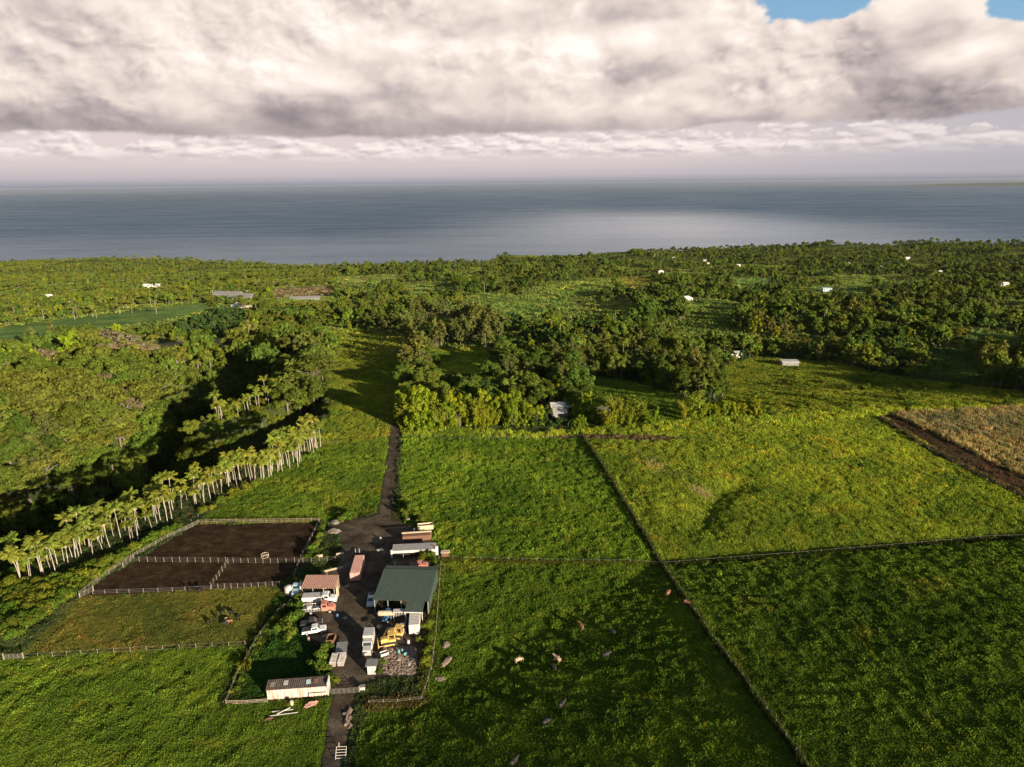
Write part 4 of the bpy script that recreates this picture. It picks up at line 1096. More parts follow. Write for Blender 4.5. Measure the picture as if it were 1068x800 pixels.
def corrugated(root, mat, name, w, d, z0, z1, x0=0, y0=0, pitch=.45, amp=.035):
    """sheet roof w wide (x), d deep (y), rising from z0 at the near edge to z1 at the far edge"""
    n = max(4, int(w/pitch*4)); V = []; F = []
    for i in range(n+1):
        x = x0-w/2+w*i/n; c = amp*math.cos(i*math.pi/2)
        for yy, zz in ((y0-d/2, z0), (y0+d/2, z1)): V += [(x, yy, zz+c), (x, yy, zz+c-.05)]
    for i in range(n):
        a = i*4; b = a+4
        F += [(a, b, b+2, a+2), (a+1, a+3, b+3, b+1), (a, a+1, b+1, b), (a+2, b+2, b+3, a+3)]
    F += [(0, 2, 3, 1), (n*4, n*4+1, n*4+3, n*4+2)]
    mb = MB(); mb.add(V, F); return mb.build(name, mat, root)
def wheels(root, pts, r, w):
    for (a, b) in pts:
        t = MB().tube((a, b-w/2, r), (a, b+w/2, r), r, n=16).build('wheel', M_RUBBER, root)
        s_ = 1 if b > 0 else -1
        MB().tube((a, b+s_*w*.5, r), (a, b+s_*(w*.5+.02), r), r*.55, n=10).build('rim', M_PALEG, t)

# vehicles: front towards +x
def pickup(px, q, label, mat, L=5.2):
    p = at(*px); o = thing('pickup_truck', label, 'pickup', p, head(px, q))
    W = 1.85; k = L/5.2
    b = MB()
    b.prof([(-2.6*k, .45), (2.6*k, .45), (2.6*k, .85), (2.45*k, 1.02), (1.25*k, 1.12), (-.55*k, 1.12), (-2.6*k, 1.08)], -W/2, W/2)
    b.build('body', mat, o, .04)
    b = MB(); b.prof([(-.6*k, 1.1), (1.3*k, 1.1), (.75*k, 1.72), (.55*k, 1.78), (-.35*k, 1.78), (-.55*k, 1.7)], -W/2+.1, W/2-.1)
    b.build('cab', mat, o, .03)
    for s_ in (-1, 1): MB().add([(-.42*k, s_*(W/2-.09), 1.2), (1.0*k, s_*(W/2-.09), 1.2), (.64*k, s_*(W/2-.09), 1.62), (-.4*k, s_*(W/2-.09), 1.62)], [(0, 1, 2, 3)]).build('side_window', M_GLASS, o)
    MB().add([(1.27*k, -.72, 1.16), (1.27*k, .72, 1.16), (.82*k, .66, 1.68), (.82*k, -.66, 1.68)], [(0, 1, 2, 3)]).build('windscreen', M_GLASS, o)
    MB().box((-1.6*k, 0, 1.115), (1.75*k, W-.3, .02)).build('load_bed', M_DARK, o)
    MB().box((2.63*k, 0, .55), (.1, W, .2)).box((-2.63*k, 0, .55), (.1, W, .18)).build('bumper', M_PALEG, o)
    for s_ in (-1, 1): MB().box((2.60*k, s_*.7, .8), (.05, .28, .16)).build('headlight', M_PALEG, o)
    wheels(o, [(a*k, s_*(W/2-.1)) for a in (-1.6, 1.65) for s_ in (-1, 1)], .38, .26)
    return o
def lorry(px, q, label, mat, kind, bodymat=None, L=7.5, cat='truck'):
    p = at(*px); o = thing('truck', label, cat, p, head(px, q)); W = 2.3; f = L/2; bm_ = bodymat or mat
    MB().box((0, 0, .75), (L-.3, .9, .22)).build('chassis', M_DARK, o)
    # bonneted cab
    c = MB(); c.prof([(f-1.6, .6), (f, .6), (f, 1.35), (f-.25, 1.6), (f-1.5, 1.75)], -.9, .9); c.build('bonnet', mat, o, .05)
    c = MB(); c.prof([(f-3.1, .7), (f-1.5, .7), (f-1.5, 1.75), (f-1.8, 2.5), (f-2.0, 2.6), (f-3.1, 2.6)], -1.05, 1.05); c.build('cab', mat, o, .05)
    MB().add([(f-1.49, -.9, 1.8), (f-1.49, .9, 1.8), (f-1.77, .85, 2.45), (f-1.77, -.85, 2.45)], [(0, 1, 2, 3)]).build('windscreen', M_GLASS, o)
    for s_ in (-1, 1): MB().add([(f-2.8, s_*1.06, 1.75), (f-1.75, s_*1.06, 1.75), (f-1.95, s_*1.06, 2.4), (f-2.8, s_*1.06, 2.4)], [(0, 1, 2, 3)]).build('side_window', M_GLASS, o)
    MB().box((f+.06, 0, .7), (.14, 2.1, .3)).build('bumper', M_PALEG, o)
    MB().tube((f-3.2, .8, .8), (f-3.2, .8, 3.1), .07).build('exhaust', M_PALEG, o)
    bl = L-3.3
    if kind == 'dump':
        t = MB().box((-f+bl/2, 0, 1.65), (bl, W, 1.25), top=(1.03, 1.06)); t.build('load_box', bm_, o, .04)
        MB().box((-f+bl/2, 0, 2.29), (bl-.25, W-.2, .03)).build('load_floor', M_PALEG, o)
        for i in range(6):
            for s_ in (-1, 1): pass
        MB().box((-f+bl+.1, 0, 2.5), (.35, W, .08)).build('headboard', bm_, o)
    elif kind == 'flat':
        MB().box((-f+bl/2, 0, 1.02), (bl, W, .14)).build('load_deck', M_GREY, o)
        r_ = MB()
        for i in range(7): r_.box((-f+.15+i*(bl-.3)/6, -W/2, 1.4), (.07, .07, .65)).box((-f+.15+i*(bl-.3)/6, W/2, 1.4), (.07, .07, .65))
        r_.box((-f+bl/2, -W/2, 1.7), (bl, .06, .1)).box((-f+bl/2, W/2, 1.7), (bl, .06, .1)); r_.build('side_rail', bm_, o)
        MB().box((-f+1.5, .3, 1.4), (1.2, .9, .6), .3).tube((-f+2.6, -.7, 1.35), (-f+3.8, -.4, 1.35), .25).build('load', M_PALEG, o)
    elif kind == 'box':
        MB().box((-f+bl/2+.05, 0, 2.05), (bl+.1, W, 2.3)).build('cargo_box', bm_, o, .03)
        MB().box((-f+bl/2+.05, 0, 3.215), (bl, W-.1, .03)).build('roof', M_PALEG, o)
    wheels(o, [(a, s_*.98) for a in ((f-1.1, -f+.8, -f+2.0) if L > 6.5 else (f-1.1, -f+1.2)) for s_ in (-1, 1)], .48, .3)
    return o
def container(label, p_near, p_far, hgt, W, mat, roofmat, cat='container', name='shipping_container', L=None, wheelsp=False):
    a = at(*p_near); b = at(*p_far); L = L or (b-a).length; d = (b-a).normalized(); c = a+d*L/2
    o = thing(name, label, cat, (c.x, c.y, h(c.x, c.y)), math.atan2(d.y, d.x)); z0 = .12 if not wheelsp else .75
    w = MB().box((0, 0, z0+(hgt-z0)/2), (L, W, hgt-z0)); w.build('body', mat, o, .03)
    r_ = MB(); n = int(L/.55)
    for i in range(n): r_.box((-L/2+(i+.5)*L/n, 0, hgt+.02), (L/n*.55, W-.12, .05))
    r_.build('roof', roofmat, o)
    s_ = MB()
    for i in range(n):
        for k in (-1, 1): s_.box((-L/2+(i+.5)*L/n, k*(W/2+.015), z0+(hgt-z0)/2), (L/n*.5, .05, hgt-z0-.3))
    s_.build('side_ribs', mat, o)
    dr = MB().box((-L/2-.03, -W/4, z0+(hgt-z0)/2), (.05, W/2-.08, hgt-z0-.2)).build('door', mat, o)
    MB().tube((-L/2-.08, -.15, z0+.15), (-L/2-.08, -.15, hgt-.15), .025).build('lock_bar', M_GREY, dr)
    dr = MB().box((-L/2-.03, W/4, z0+(hgt-z0)/2), (.05, W/2-.08, hgt-z0-.2)).build('door', mat, o)
    MB().tube((-L/2-.08, .15, z0+.15), (-L/2-.08, .15, hgt-.15), .025).build('lock_bar', M_GREY, dr)
    if wheelsp:
        MB().box((0, 0, .62), (L-.4, 1.0, .2)).build('chassis', M_DARK, o)
        wheels(o, [(x_, k*(W/2-.2)) for x_ in (-L/2+1, -L/2+2.1, L/2-1.2) for k in (-1, 1)], .45, .3)
    return o

# ---- the big green-roofed shed
def shed_green():
    a, b = at_plane(392.5, 626, 4.0), at_plane(451, 627.5, 4.0); c, d = at_plane(400, 591, 4.6), at_plane(454, 589.5, 4.6)
    w = (b-a).length; dp = ((c-a).length+(d-b).length)/2; m = (a+b+c+d)/4; rz = math.atan2(b.y-a.y, b.x-a.x)
    g = h(m.x, m.y); o = thing('farm_shed', 'big farm shed with a dark green metal roof beside the yard track', 'shed', (m.x, m.y, g), rz)
    H1 = 4.0-g*0; rd = dp*.78
    corrugated(o, M_GREENROOF, 'roof', w, rd, 4.0, 5.2, 0, -dp/2+rd/2, .5, .02)
    corrugated(o, M_GREENROOF, 'back_roof', w, dp-rd, 5.2, 4.5, 0, dp/2-(dp-rd)/2, .5, .02)
    MB().box((0, -dp/2+rd, 5.25), (w, .35, .06)).build('ridge_cap', M_GREENROOF, o)
    MB().box((0, dp/2-.35, 2.2), (w-.5, .12, 4.2)).build('back_wall', M_GREENROOF, o)
    for k in (-1, 1): MB().add([(k*(w/2-.25), -dp/2+.4, 0), (k*(w/2-.25), dp/2-.4, 0), (k*(w/2-.25), dp/2-.4, 4.4), (k*(w/2-.25), -dp/2+rd, 5.1), (k*(w/2-.25), -dp/2+.4, 3.95)], [(0, 1, 2, 3, 4)]).build('side_wall', M_GREENROOF, o)
    for i in range(5): MB().box((-w/2+.3+i*(w-.6)/4, -dp/2+.3, 1.95), (.2, .2, 3.9)).build('post', M_GREY, o)
    # low annex roof towards the camera with a pale gutter
    aw = 17.5/59*w*1.05; corrugated(o, M_GREENROOF, 'annex_roof', aw, 3.4, 3.2, 3.85, w/2-aw/2-1.0, -dp/2-1.6, .5, .02)
    MB().box((w/2-aw/2-1.0, -dp/2-3.33, 3.14), (aw+.2, .14, .22)).build('gutter', M_WHITE, o)
    for k in (-1, 1): MB().box((w/2-aw/2-1.0+k*(aw/2-.1), -dp/2-3.2, 1.5), (.14, .14, 3.1)).build('annex_post', M_WHITE, o)
    return o
shed_green()
# ---- rust-red shed
def shed_rust():
    a, b = at_plane(314.4, 613.8, 3.0), at_plane(349.4, 613.8, 3.0); c, d = at_plane(319, 600, 3.8), at_plane(353.5, 599.8, 3.8)
    w = (b-a).length; dp = (c-a).length; m = (a+b+c+d)/4; g = h(m.x, m.y)
    o = thing('open_shed', 'open shed with a patched rust-red sheet roof', 'shed', (m.x, m.y, g), math.atan2(b.y-a.y, b.x-a.x))
    corrugated(o, M_RUST, 'roof', w, dp, 3.0-g*0, 3.8, 0, 0, .45, .045)
    for i in range(4):
        for k in (-1, 1): MB().box((-w/2+.2+i*(w-.4)/3, k*(dp/2-.2), 1.45 if k < 0 else 1.8), (.16, .16, 2.9 if k < 0 else 3.6)).build('post', M_WOOD, o)
    MB().box((0, dp/2-.1, 1.9), (w-.3, .06, 3.2)).build('back_wall', M_RUST, o)
    MB().box((w/2+.35, -dp/2+1.0, 1.5), (.25, 1.4, 3.0)).build('end_board', M_BEIGE, o)
shed_rust()
# ---- long rusty white shed by the gate
def shed_long():
    a, b = at(279.5, 730), at(342, 725.5); w = (b-a).length; dp = 2.0; rz = math.atan2(b.y-a.y, b.x-a.x)
    n_ = Vector((-math.sin(rz), math.cos(rz), 0)); m = (a+b)/2+n_*dp/2; g = h(m.x, m.y)
    o = thing('long_shed', 'long low shed of rust-streaked white sheets with a dark roof beside the gate', 'shed', (m.x, m.y, g), rz)
    wl = MB(); n = 22
    for i in range(n): wl.box((-w/2+(i+.5)*w/n, -dp/2, 1.25), (w/n*.96, .07+.03*(i % 2), 2.5+.03*math.sin(i*2.3)))
    wl.build('front_wall', M_WRUST, o)
    MB().box((0, dp/2, 1.3), (w, .08, 2.6)).build('back_wall', M_WRUST, o)
    for k in (-1, 1): MB().box((k*(w/2+.02), 0, 1.28), (.08, dp, 2.56)).build('end_wall', M_WRUST, o)
    corrugated(o, M_DARKROOF, 'roof', w+.3, dp+.5, 2.52, 3.0, 0, 0, .4, .04)
    for i, (x_, c_) in enumerate(((-w*.42, M_GREY), (-w*.2, M_PALEG), (w*.18, M_LBLUE), (w*.3, M_BROWN))):
        MB().box((x_, .2*(i % 2), 2.86+.03*i), (.9, 1.1, .06), .1*i, 0, .13).build('roof_patch', c_, o)
    MB().box((w/2-2.0, -dp/2-.12, 1.05), (3.6, .1, .16)).box((w/2-3.8, -dp/2-.12, .55), (.12, .1, 1.1)).build('rail', M_DARK, o)
    MB().box((w/2+.12, 0, 1.6), (.14, dp+.4, 3.3)).build('gable_board', M_WHITE, o)
shed_long()

# ---- vehicles and trailers
container('white shipping container standing below the green-roofed shed', (432.3, 662), (433.3, 645), 2.65, 2.44, M_WHITE, M_PALEG, L=6.1)
container('faded pink box trailer parked beside the rust-red shed', (370.5, 608), (376.5, 587), 3.0, 2.5, M_PINK, M_PINK, 'trailer', 'box_trailer', L=9.0, wheelsp=True)
lorry((334, 628.5), (352, 627.5), 'white dump truck with a long white load box in front of the rust-red shed', M_CLEANW, 'dump', M_CLEANW, 8.2)
lorry((333, 638), (350, 636.5), 'flatbed truck with a faded red cab next to the white dump truck', M_RED, 'flat', M_WHITE, 7.6)
pickup((328, 659.5), (338, 658), 'white pickup truck parked at the yard edge', M_CLEANW, 5.4)
pickup((325, 652), (335, 650.5), 'dark pickup truck parked behind the white pickup', M_DARK, 5.0)
lorry((384.5, 676), (383.5, 681), 'grey box truck facing the camera on the yard track', M_PALEG, 'box', M_PALEG, 6.2)
pickup((387.6, 628), (386.9, 632), 'white pickup with a dark windscreen against the side of the green-roofed shed', M_CLEANW, 5.2)
pickup((437, 591.5), (446, 591.2), 'red pickup parked behind the green-roofed shed', M_RED, 4.8)
# dark red-brown bin, tipper trailer, crates
def bin_(px, label, mat, L, W, hh, rz=0):
    p = at(*px); o = thing('metal_bin', label, 'bin', p, rz)
    b = MB()
    for s_ in (-1, 1): b.box((0, s_*W/2, hh/2), (L, .08, hh)).box((s_*L/2, 0, hh/2), (.08, W+.07, hh))
    b.build('side', mat, o); MB().box((0, 0, .15), (L-.1, W-.1, .1)).build('floor', mat, o)
    MB().box((0, -W/2-.06, hh*.9), (L, .08, .12)).box((0, W/2+.06, hh*.9), (L, .08, .12)).build('rim', mat, o)
bin_((345.5, 670), 'rusty brown metal bin behind the yellow-green bush', M_BROWN, 1.7, 2.4, 1.5)
def flat_trailer(px, q, label, L, W, mat):
    p = at(*px); o = thing('flat_trailer', label, 'trailer', p, head(px, q))
    d = MB(); n = int(L/.3)
    for i in range(n): d.box((-L/2+(i+.5)*L/n, 0, .95), (L/n*.82, W, .08))
    d.build('deck', mat, o); MB().box((0, -.6, .8), (L, .14, .2)).box((0, .6, .8), (L, .14, .2)).build('chassis', M_DARK, o)
    wheels(o, [(-L*.22, s_*(W/2-.1)) for s_ in (-1, 1)]+[(-L*.05, s_*(W/2-.1)) for s_ in (-1, 1)], .4, .25)
    MB().tube((L/2, -.5, .75), (L/2+1.1, 0, .6), .05).tube((L/2, .5, .75), (L/2+1.1, 0, .6), .05).build('drawbar', M_DARK, o)
    MB().box((-L/2, 0, 1.3), (.08, W, .7)).build('tailboard', mat, o)
flat_trailer((356.5, 680), (358.5, 666), 'rusty grey flat trailer standing on the yard track', 4.6, 2.4, M_GREY)
for (a, b), lb in (((347, 696), 'slatted white crate trailer, the left one of the pair beside the track'), ((355.5, 695.5), 'slatted white crate trailer, the right one of the pair beside the track')):
    p = at(a, b); o = thing('crate_trailer', lb, 'trailer', p+Vector((0, 1.3, 0)), .03, 'pair of slatted crate trailers')
    m_ = MB()
    for i in range(8): m_.box((0, -1.45+i*.41, 1.45), (1.25, .17, .07)); 
    m_.build('top_slats', M_WHITE, o); m_ = MB()
    for k in range(4):
        for s_ in (-1, 1): m_.box((s_*.62, 0, .5+k*.28), (.05, 3.1, .12))
        m_.box((0, -1.56, .5+k*.28), (1.25, .05, .12))
    m_.build('side_slats', M_WHITE, o); MB().box((0, 0, .36), (1.3, 3.1, .08)).build('floor', M_BROWN, o)
    wheels(o, [(s_*.0+.0, 0) for s_ in ()], .3, .2); t = MB().tube((-.72, .2, .28), (-.6, .2, .28), .28, n=12).build('wheel', M_RUBBER, o); MB().tube((.6, .2, .28), (.72, .2, .28), .28, n=12).build('wheel', M_RUBBER, o)
# little booth
p = at(387.5, 704); o = thing('hut', 'small white hut with a flat grey roof beside the track', 'hut', p+Vector((0, .9, 0)), .02)
MB().box((0, 0, 1.1), (1.7, 1.6, 2.2)).build('wall', M_WHITE, o, .02); MB().box((0, .1, 2.28), (2.4, 2.3, .14)).build('roof', M_GREY, o); MB().box((.35, -.82, .95), (.6, .05, 1.7)).build('door', M_PALEG, o)
p = at(378.5, 720); o = thing('meter_box', 'small white box standing at the right end of the gate', 'box', p, .1); MB().box((0, 0, .5), (.9, .7, 1.0)).build('body', M_WHITE, o, .03); MB().box((0, 0, 1.05), (1.05, .85, .1)).build('lid', M_GREY, o)
# water tank and pale blue truck by the rust-red shed
p = at(302, 619); o = thing('water_tank', 'round white water tank left of the rust-red shed', 'tank', p, 0)
MB().tube((0, 0, 0), (0, 0, 1.9), 1.15, n=20).tube((0, 0, 1.9), (0, 0, 2.3), 1.15, .35, n=20).build('body', M_WHITE, o); MB().tube((0, 0, 2.3), (0, 0, 2.42), .35, n=12).build('lid', M_GREY, o)
o = lorry((311, 618), (309, 622), 'pale blue small truck between the water tank and the rust-red shed', M_LBLUE, 'flat', M_LBLUE, 5.2)
# boat-like tank and racks under the eave
p = at(403.5, 647); o = thing('fuel_tank', 'long pale tank lying in front of the green-roofed shed', 'tank', p+Vector((0, 0, 0)), .02)
MB().tube((-1.8, 0, 2.0), (1.7, 0, 2.0), .62, n=16).tube((-2.15, 0, 2.0), (-1.8, 0, 2.0), .3, .62, n=16).tube((1.7, 0, 2.0), (2.0, 0, 2.0), .62, .3, n=16).build('shell', M_BEIGE, o)
for k in (-1, 1): MB().box((k*1.1, 0, .7), (.15, 1.0, 1.4)).build('leg', M_GREY, o)
p = at(417.8, 647); o = thing('steel_rack', 'white slatted steel rack standing below the green roof edge', 'rack', p, .02); m_ = MB()
for i in range(9): m_.box((-1.5+i*.375, -.6, 2.1), (.09, .06, 1.1))
m_.box((0, -.6, 2.65), (3.2, .08, .12)).box((0, 0, 2.72), (3.2, 1.3, .06)); m_.build('slats', M_WHITE, o)
for k in (-1, 1): MB().box((k*1.5, 0, .8), (.1, 1.2, 1.6)).build('leg', M_WHITE, o)
# blue tractor
def tractor(px, rz, label, mat):
    p = at(*px); o = thing('tractor', label, 'tractor', p, rz)
    MB().prof([(.2, .8), (1.9, .8), (1.9, 1.35), (1.7, 1.5), (.2, 1.6)], -.38, .38).build('bonnet', mat, o, .04)
    MB().box((-.4, 0, 1.0), (1.2, 1.0, .5)).build('body', mat, o, .04)
    c = MB().box((-.5, 0, 2.4), (1.3, 1.3, .12)).build('roof', mat, o, .02)
    m_ = MB()
    for a in (-1.05, .05):
        for s_ in (-1, 1): m_.box((a, s_*.6, 1.8), (.08, .08, 1.15))
    m_.build('roof_frame', M_DARK, o); MB().box((-.6, 0, 1.4), (.5, .5, .45)).build('seat', M_DARK, o)
    for s_ in (-1, 1):
        t = MB().tube((-.7, s_*.65, .75), (-.7, s_*1.0, .75), .75, n=18).build('wheel', M_RUBBER, o); MB().tube((-.7, s_*1.0, .75), (-.7, s_*1.03, .75), .4, n=12).build('rim', M_PALEG, t)
        t = MB().tube((1.4, s_*.5, .42), (1.4, s_*.75, .42), .42, n=16).build('wheel', M_RUBBER, o); MB().tube((1.4, s_*.75, .42), (1.4, s_*.77, .42), .22, n=12).build('rim', M_PALEG, t)
tractor((404.5, 646.5), R(250), 'blue tractor parked just in front of the green-roofed shed', M_BLUE)
# yellow crawler loaders
def dozer(px, rz, label, s=1.0):
    p = at(*px); o = thing('bulldozer', label, 'bulldozer', p, rz); o.scale = (s, s, s)
    for k in (-1, 1):
        t = MB(); pr = [(-1.5, .0), (1.5, .0), (1.85, .3), (1.8, .7), (1.4, .95), (-1.4, .95), (-1.8, .7), (-1.85, .3)]
        t.prof(pr, k*1.0-.25, k*1.0+.25); t.build('track', M_DARK, o, .03)
        MB().box((0, k*1.27, .5), (2.4, .06, .35)).build('track_frame', M_YELM, o)
    MB().prof([(.1, .7), (1.9, .7), (1.95, 1.7), (1.7, 1.85), (.1, 1.9)], -.6, .6).build('engine_hood', M_YELM, o, .05)
    MB().box((-.75, 0, 1.1), (1.6, 1.5, .8)).build('body', M_YELM, o, .05)
    MB().box((-.6, 0, 2.85), (1.7, 1.6, .12)).build('canopy', M_YELM, o, .02); m_ = MB()
    for a in (-1.35, .15):
        for q in (-.7, .7): m_.box((a, q, 2.15), (.1, .1, 1.4))
    m_.build('canopy_frame', M_YELM, o); MB().box((-.85, 0, 1.65), (.55, .6, .5)).build('seat', M_DARK, o)
    MB().prof([(2.6, .1), (2.75, .15), (2.6, .6), (2.72, 1.15), (2.58, 1.15), (2.45, .6)], -1.55, 1.55).build('blade', M_YELM, o)
    for k in (-1, 1): MB().tube((.4, k*1.15, .6), (2.5, k*1.2, .5), .09).build('push_arm', M_YELM, o)
    MB().tube((1.2, .25, 1.8), (1.2, .25, 2.5), .06).build('exhaust', M_DARK, o)
dozer((414, 664), R(170), 'yellow bulldozer, the farther of the two beside the white container', 1.0)
dozer((406, 671.5), R(195), 'yellow bulldozer with its blade to the left, nearest to the scrap ground', .95)
p = at(420.5, 657); o = thing('machine_cab', 'loose pale cab with big windows between the bulldozer and the container', 'cab', p, .2)
MB().box((0, 0, .8), (1.1, 1.1, 1.6)).build('frame', M_PALEG, o, .04); MB().box((0, -.56, 1.0), (.85, .02, .8)).build('window', M_GLASS, o); MB().box((-.56, 0, 1.0), (.02, .85, .8)).build('window', M_GLASS, o)
# scrap ground
p = at(400.8, 683); o = thing('water_trough', 'small white trough at the corner of the scrap ground', 'trough', p, .5); m_ = MB()
for s_ in (-1, 1): m_.box((0, s_*.5, .35), (1.7, .08, .7)).box((s_*.85, 0, .35), (.08, 1.07, .7))
m_.build('side', M_WHITE, o); MB().box((0, 0, .1), (1.6, .95, .1)).build('floor', M_LBLUE, o)
for (a, b), lb, rzz in (((416, 681), 'teal drum standing at the top of the scrap ground', 0), ((422.8, 683), 'teal drum lying on its side on the scrap ground', 1), ((419.5, 679.8), 'small teal drum between the two others on the scrap ground', 0)):
    p = at(a, b); o = thing('drum', lb, 'drum', p, rzz*.6); sc_ = .8 if 'small' in lb else 1.0
    if rzz: MB().tube((-.45, 0, .3), (.45, 0, .3), .3, n=14).build('shell', M_TEAL, o); MB().tube((.45, 0, .3), (.47, 0, .3), .26, n=14).build('lid', M_GREY, o)
    else: MB().tube((0, 0, 0), (0, 0, .9*sc_), .3*sc_, n=14).build('shell', M_TEAL, o); MB().tube((0, 0, .9*sc_), (0, 0, .92*sc_), .26*sc_, n=14).build('lid', M_GREY, o)
rk = random.Random(9)
def rock_mesh(seed, n=10):
    import bmesh
    rg = random.Random(seed); bm = bmesh.new(); bmesh.ops.create_icosphere(bm, subdivisions=3, radius=1)
    ph = [Vector((rg.gauss(0, 1), rg.gauss(0, 1), rg.gauss(0, 1))).normalized() for _ in range(14)]
    for v in bm.verts:
        d = v.co.normalized(); r_ = 1+.12*sum(max(0, d.dot(q)-.55) for q in ph[:7])*2-.12*sum(max(0, d.dot(q)-.6) for q in ph[7:])*2
        r_ += .9*float(fbm(np.array([d.x*3+seed+d.z]), np.array([d.y*3+d.z*2.7]), 4)[0])
        v.co = d*r_
    me = bpy.data.meshes.new('rock'); bm.to_mesh(me); bm.free(); return me
ROCKS = [rock_mesh(i) for i in range(5)]
def heap(a, b, sx, sy, sz, label, mat, name, cat, group=None, rz=0):
    p = at(a, b); o = link(name, ROCKS[rk.randrange(5)].copy(), None, (p.x, p.y, p.z+sz*.15), rz); o.scale = (sx, sy, sz); o.data.materials.clear(); o.data.materials.append(mat); return tag(o, label, cat, group)
heap(465, 673, .8, 1.1, .45, 'pinkish heap of earth, farthest of the three in the field edge', M_ROCK, 'earth_heap', 'heap')
heap(465, 691, .8, 1.7, .5, 'long pinkish heap of earth, the middle one of the three at the field edge', M_ROCK, 'earth_heap', 'heap', rz=-.5)
heap(460, 709, 1.2, .8, .4, 'pinkish heap of earth, nearest of the three at the field edge', M_ROCK, 'earth_heap', 'heap')
heap(350, 546, 1.2, 1.0, 1.0, 'pointed grey gravel heap at the head of the yard', M_GRAVEL, 'gravel_heap', 'heap')
heap(349, 555, 2.0, 1.3, .8, 'wide grey gravel heap beside the pointed one', M_GRAVEL, 'gravel_heap', 'heap')
# loose stones of the scrap ground and yard: far more than one could count
pts = []; 
while len(pts) < 900:
    a, b = rk.uniform(399, 434), rk.uniform(675, 704)
    q = at_plane(a, b, h(-25, 125)); pts.append((q.x, q.y, h(q.x, q.y)))
st = np.array(pts); sz_ = np.array([rk.choice([.12, .16, .22, .3, .42])*rk.uniform(.7, 1.2) for _ in pts])
for r_ in ROCKS: r_.materials.clear(); r_.materials.append(M_ROCK)
scatter('rubble', st, rng.integers(0, 5, len(st)), np.stack([sz_*.95, sz_*.75, sz_*.5], 1), rng.uniform(0, 6, len(st)), ROCKS, 'pinkish rubble strewn over the scrap ground')
# stone wall by the track
for i in range(16):
    heap(363+rk.uniform(-2.5, 4), 740+i*1.25, .35+rk.random()*.25, .35, .35, 'pale stone in the tumbled pile beside the track', M_ROCK, 'stone', 'stone', 'stones in the pile beside the track', rk.random()*3)
# tractor tyre
p = at(390, 730); o = tag(MB().ring((0, 0, .2), .75, .24, 26, 8).build('tyre', M_RUBBER), 'large tractor tyre lying at the field edge right of the gate', 'tyre'); o.location = p
# gate
def gate(pa, pb, label, hgt=1.3, mat=None, bars=5, group=None, stays=4):
    a, b = at(*pa), at(*pb); L = (b-a).length; mat = mat or M_PALEG
    o = thing('gate', label, 'gate', a, math.atan2(b.y-a.y, b.x-a.x), group); dz = (b.z-a.z)
    m_ = MB()
    for k in range(bars): m_.tube((0, 0, .2+k*(hgt-.2)/(bars-1)), (L, 0, .2+k*(hgt-.2)/(bars-1)+dz), .035, n=6)
    m_.build('bars', mat, o); m_ = MB()
    for k in range(stays): t_ = k/(stays-1); m_.tube((t_*L, 0, .1+dz*t_), (t_*L, 0, hgt+.02+dz*t_), .045, n=6)
    m_.build('stays', mat, o)
    for t_ in (0, 1): MB().box(((L+.3)*t_-.15, 0, .8+dz*t_), (.18, .18, 1.7)).build('post', M_WOOD, o)
gate((343.5, 724.5), (374.5, 722.5), 'wide double metal gate across the farm track', 1.3, M_FENCE, 5, stays=7)
gate((5, 688), (24, 687), 'pale gate at the left edge between the two lower pastures', 1.3, M_FENCE, 6, stays=5)
gate((84, 624), (97, 617), 'short gate at the lower left corner of the paddock', 1.4, M_FENCE, 5, stays=4)
gate((129, 592), (139, 584), 'slanting gate at the left end of the paddock divider', 1.4, M_FENCE, 5, stays=4)
# standing frame by the track, and scrap poles
p = at(355, 792); o = thing('cattle_frame', 'white tubular frame like a wide ladder standing by the track', 'frame', p, .05); m_ = MB()
for k in (-1, 1): m_.tube((k*.9, 0, 0), (k*.9, 1.6, 1.3), .05, n=6)
m_.tube((-.45, 1.6, 1.3), (-.45, 1.8, 2.0), .05, n=6); m_.build('upright', M_WHITE, o); m_ = MB()
for k in range(5): m_.tube((-.9, .15+k*.36, .12+k*.29), (.9, .15+k*.36, .12+k*.29), .045, n=6)
m_.build('rung', M_WHITE, o)
for i, (pa, pb, lb) in enumerate((((280, 748), (311, 744), 'pale scrap pole lying lowest in the grass by the long shed'), ((284, 744), (306, 741.5), 'pale scrap pole lying uppermost in the grass by the long shed'), ((289, 747), (303, 740), 'pale scrap pole lying slantwise across the other two'))):
    a, b = at(*pa), at(*pb); o = tag(MB().tube((0, 0, 0), b-a, .09, n=7).build('pole', M_PALEG), lb, 'pole'); o.location = a+Vector((0, 0, .25+.12*i))
heap(281, 751, .9, .5, .4, 'rusty lump of scrap at the left end of the poles', M_BROWN, 'scrap', 'scrap', rz=.5)
heap(325, 735, 1.5, .6, .5, 'reddish heap of scrap sheet in front of the long shed', M_RUST, 'scrap', 'scrap', rz=.5)
p = at(304.5, 735.5); o = thing('plastic_drum', 'pale upright drum in front of the long shed', 'drum', p); MB().tube((0, 0, 0), (0, 0, 1.0), .35, n=12).build('shell', M_BEIGE, o); MB().tube((0, 0, 1), (0, 0, 1.05), .25, n=12).build('lid', M_WHITE, o)

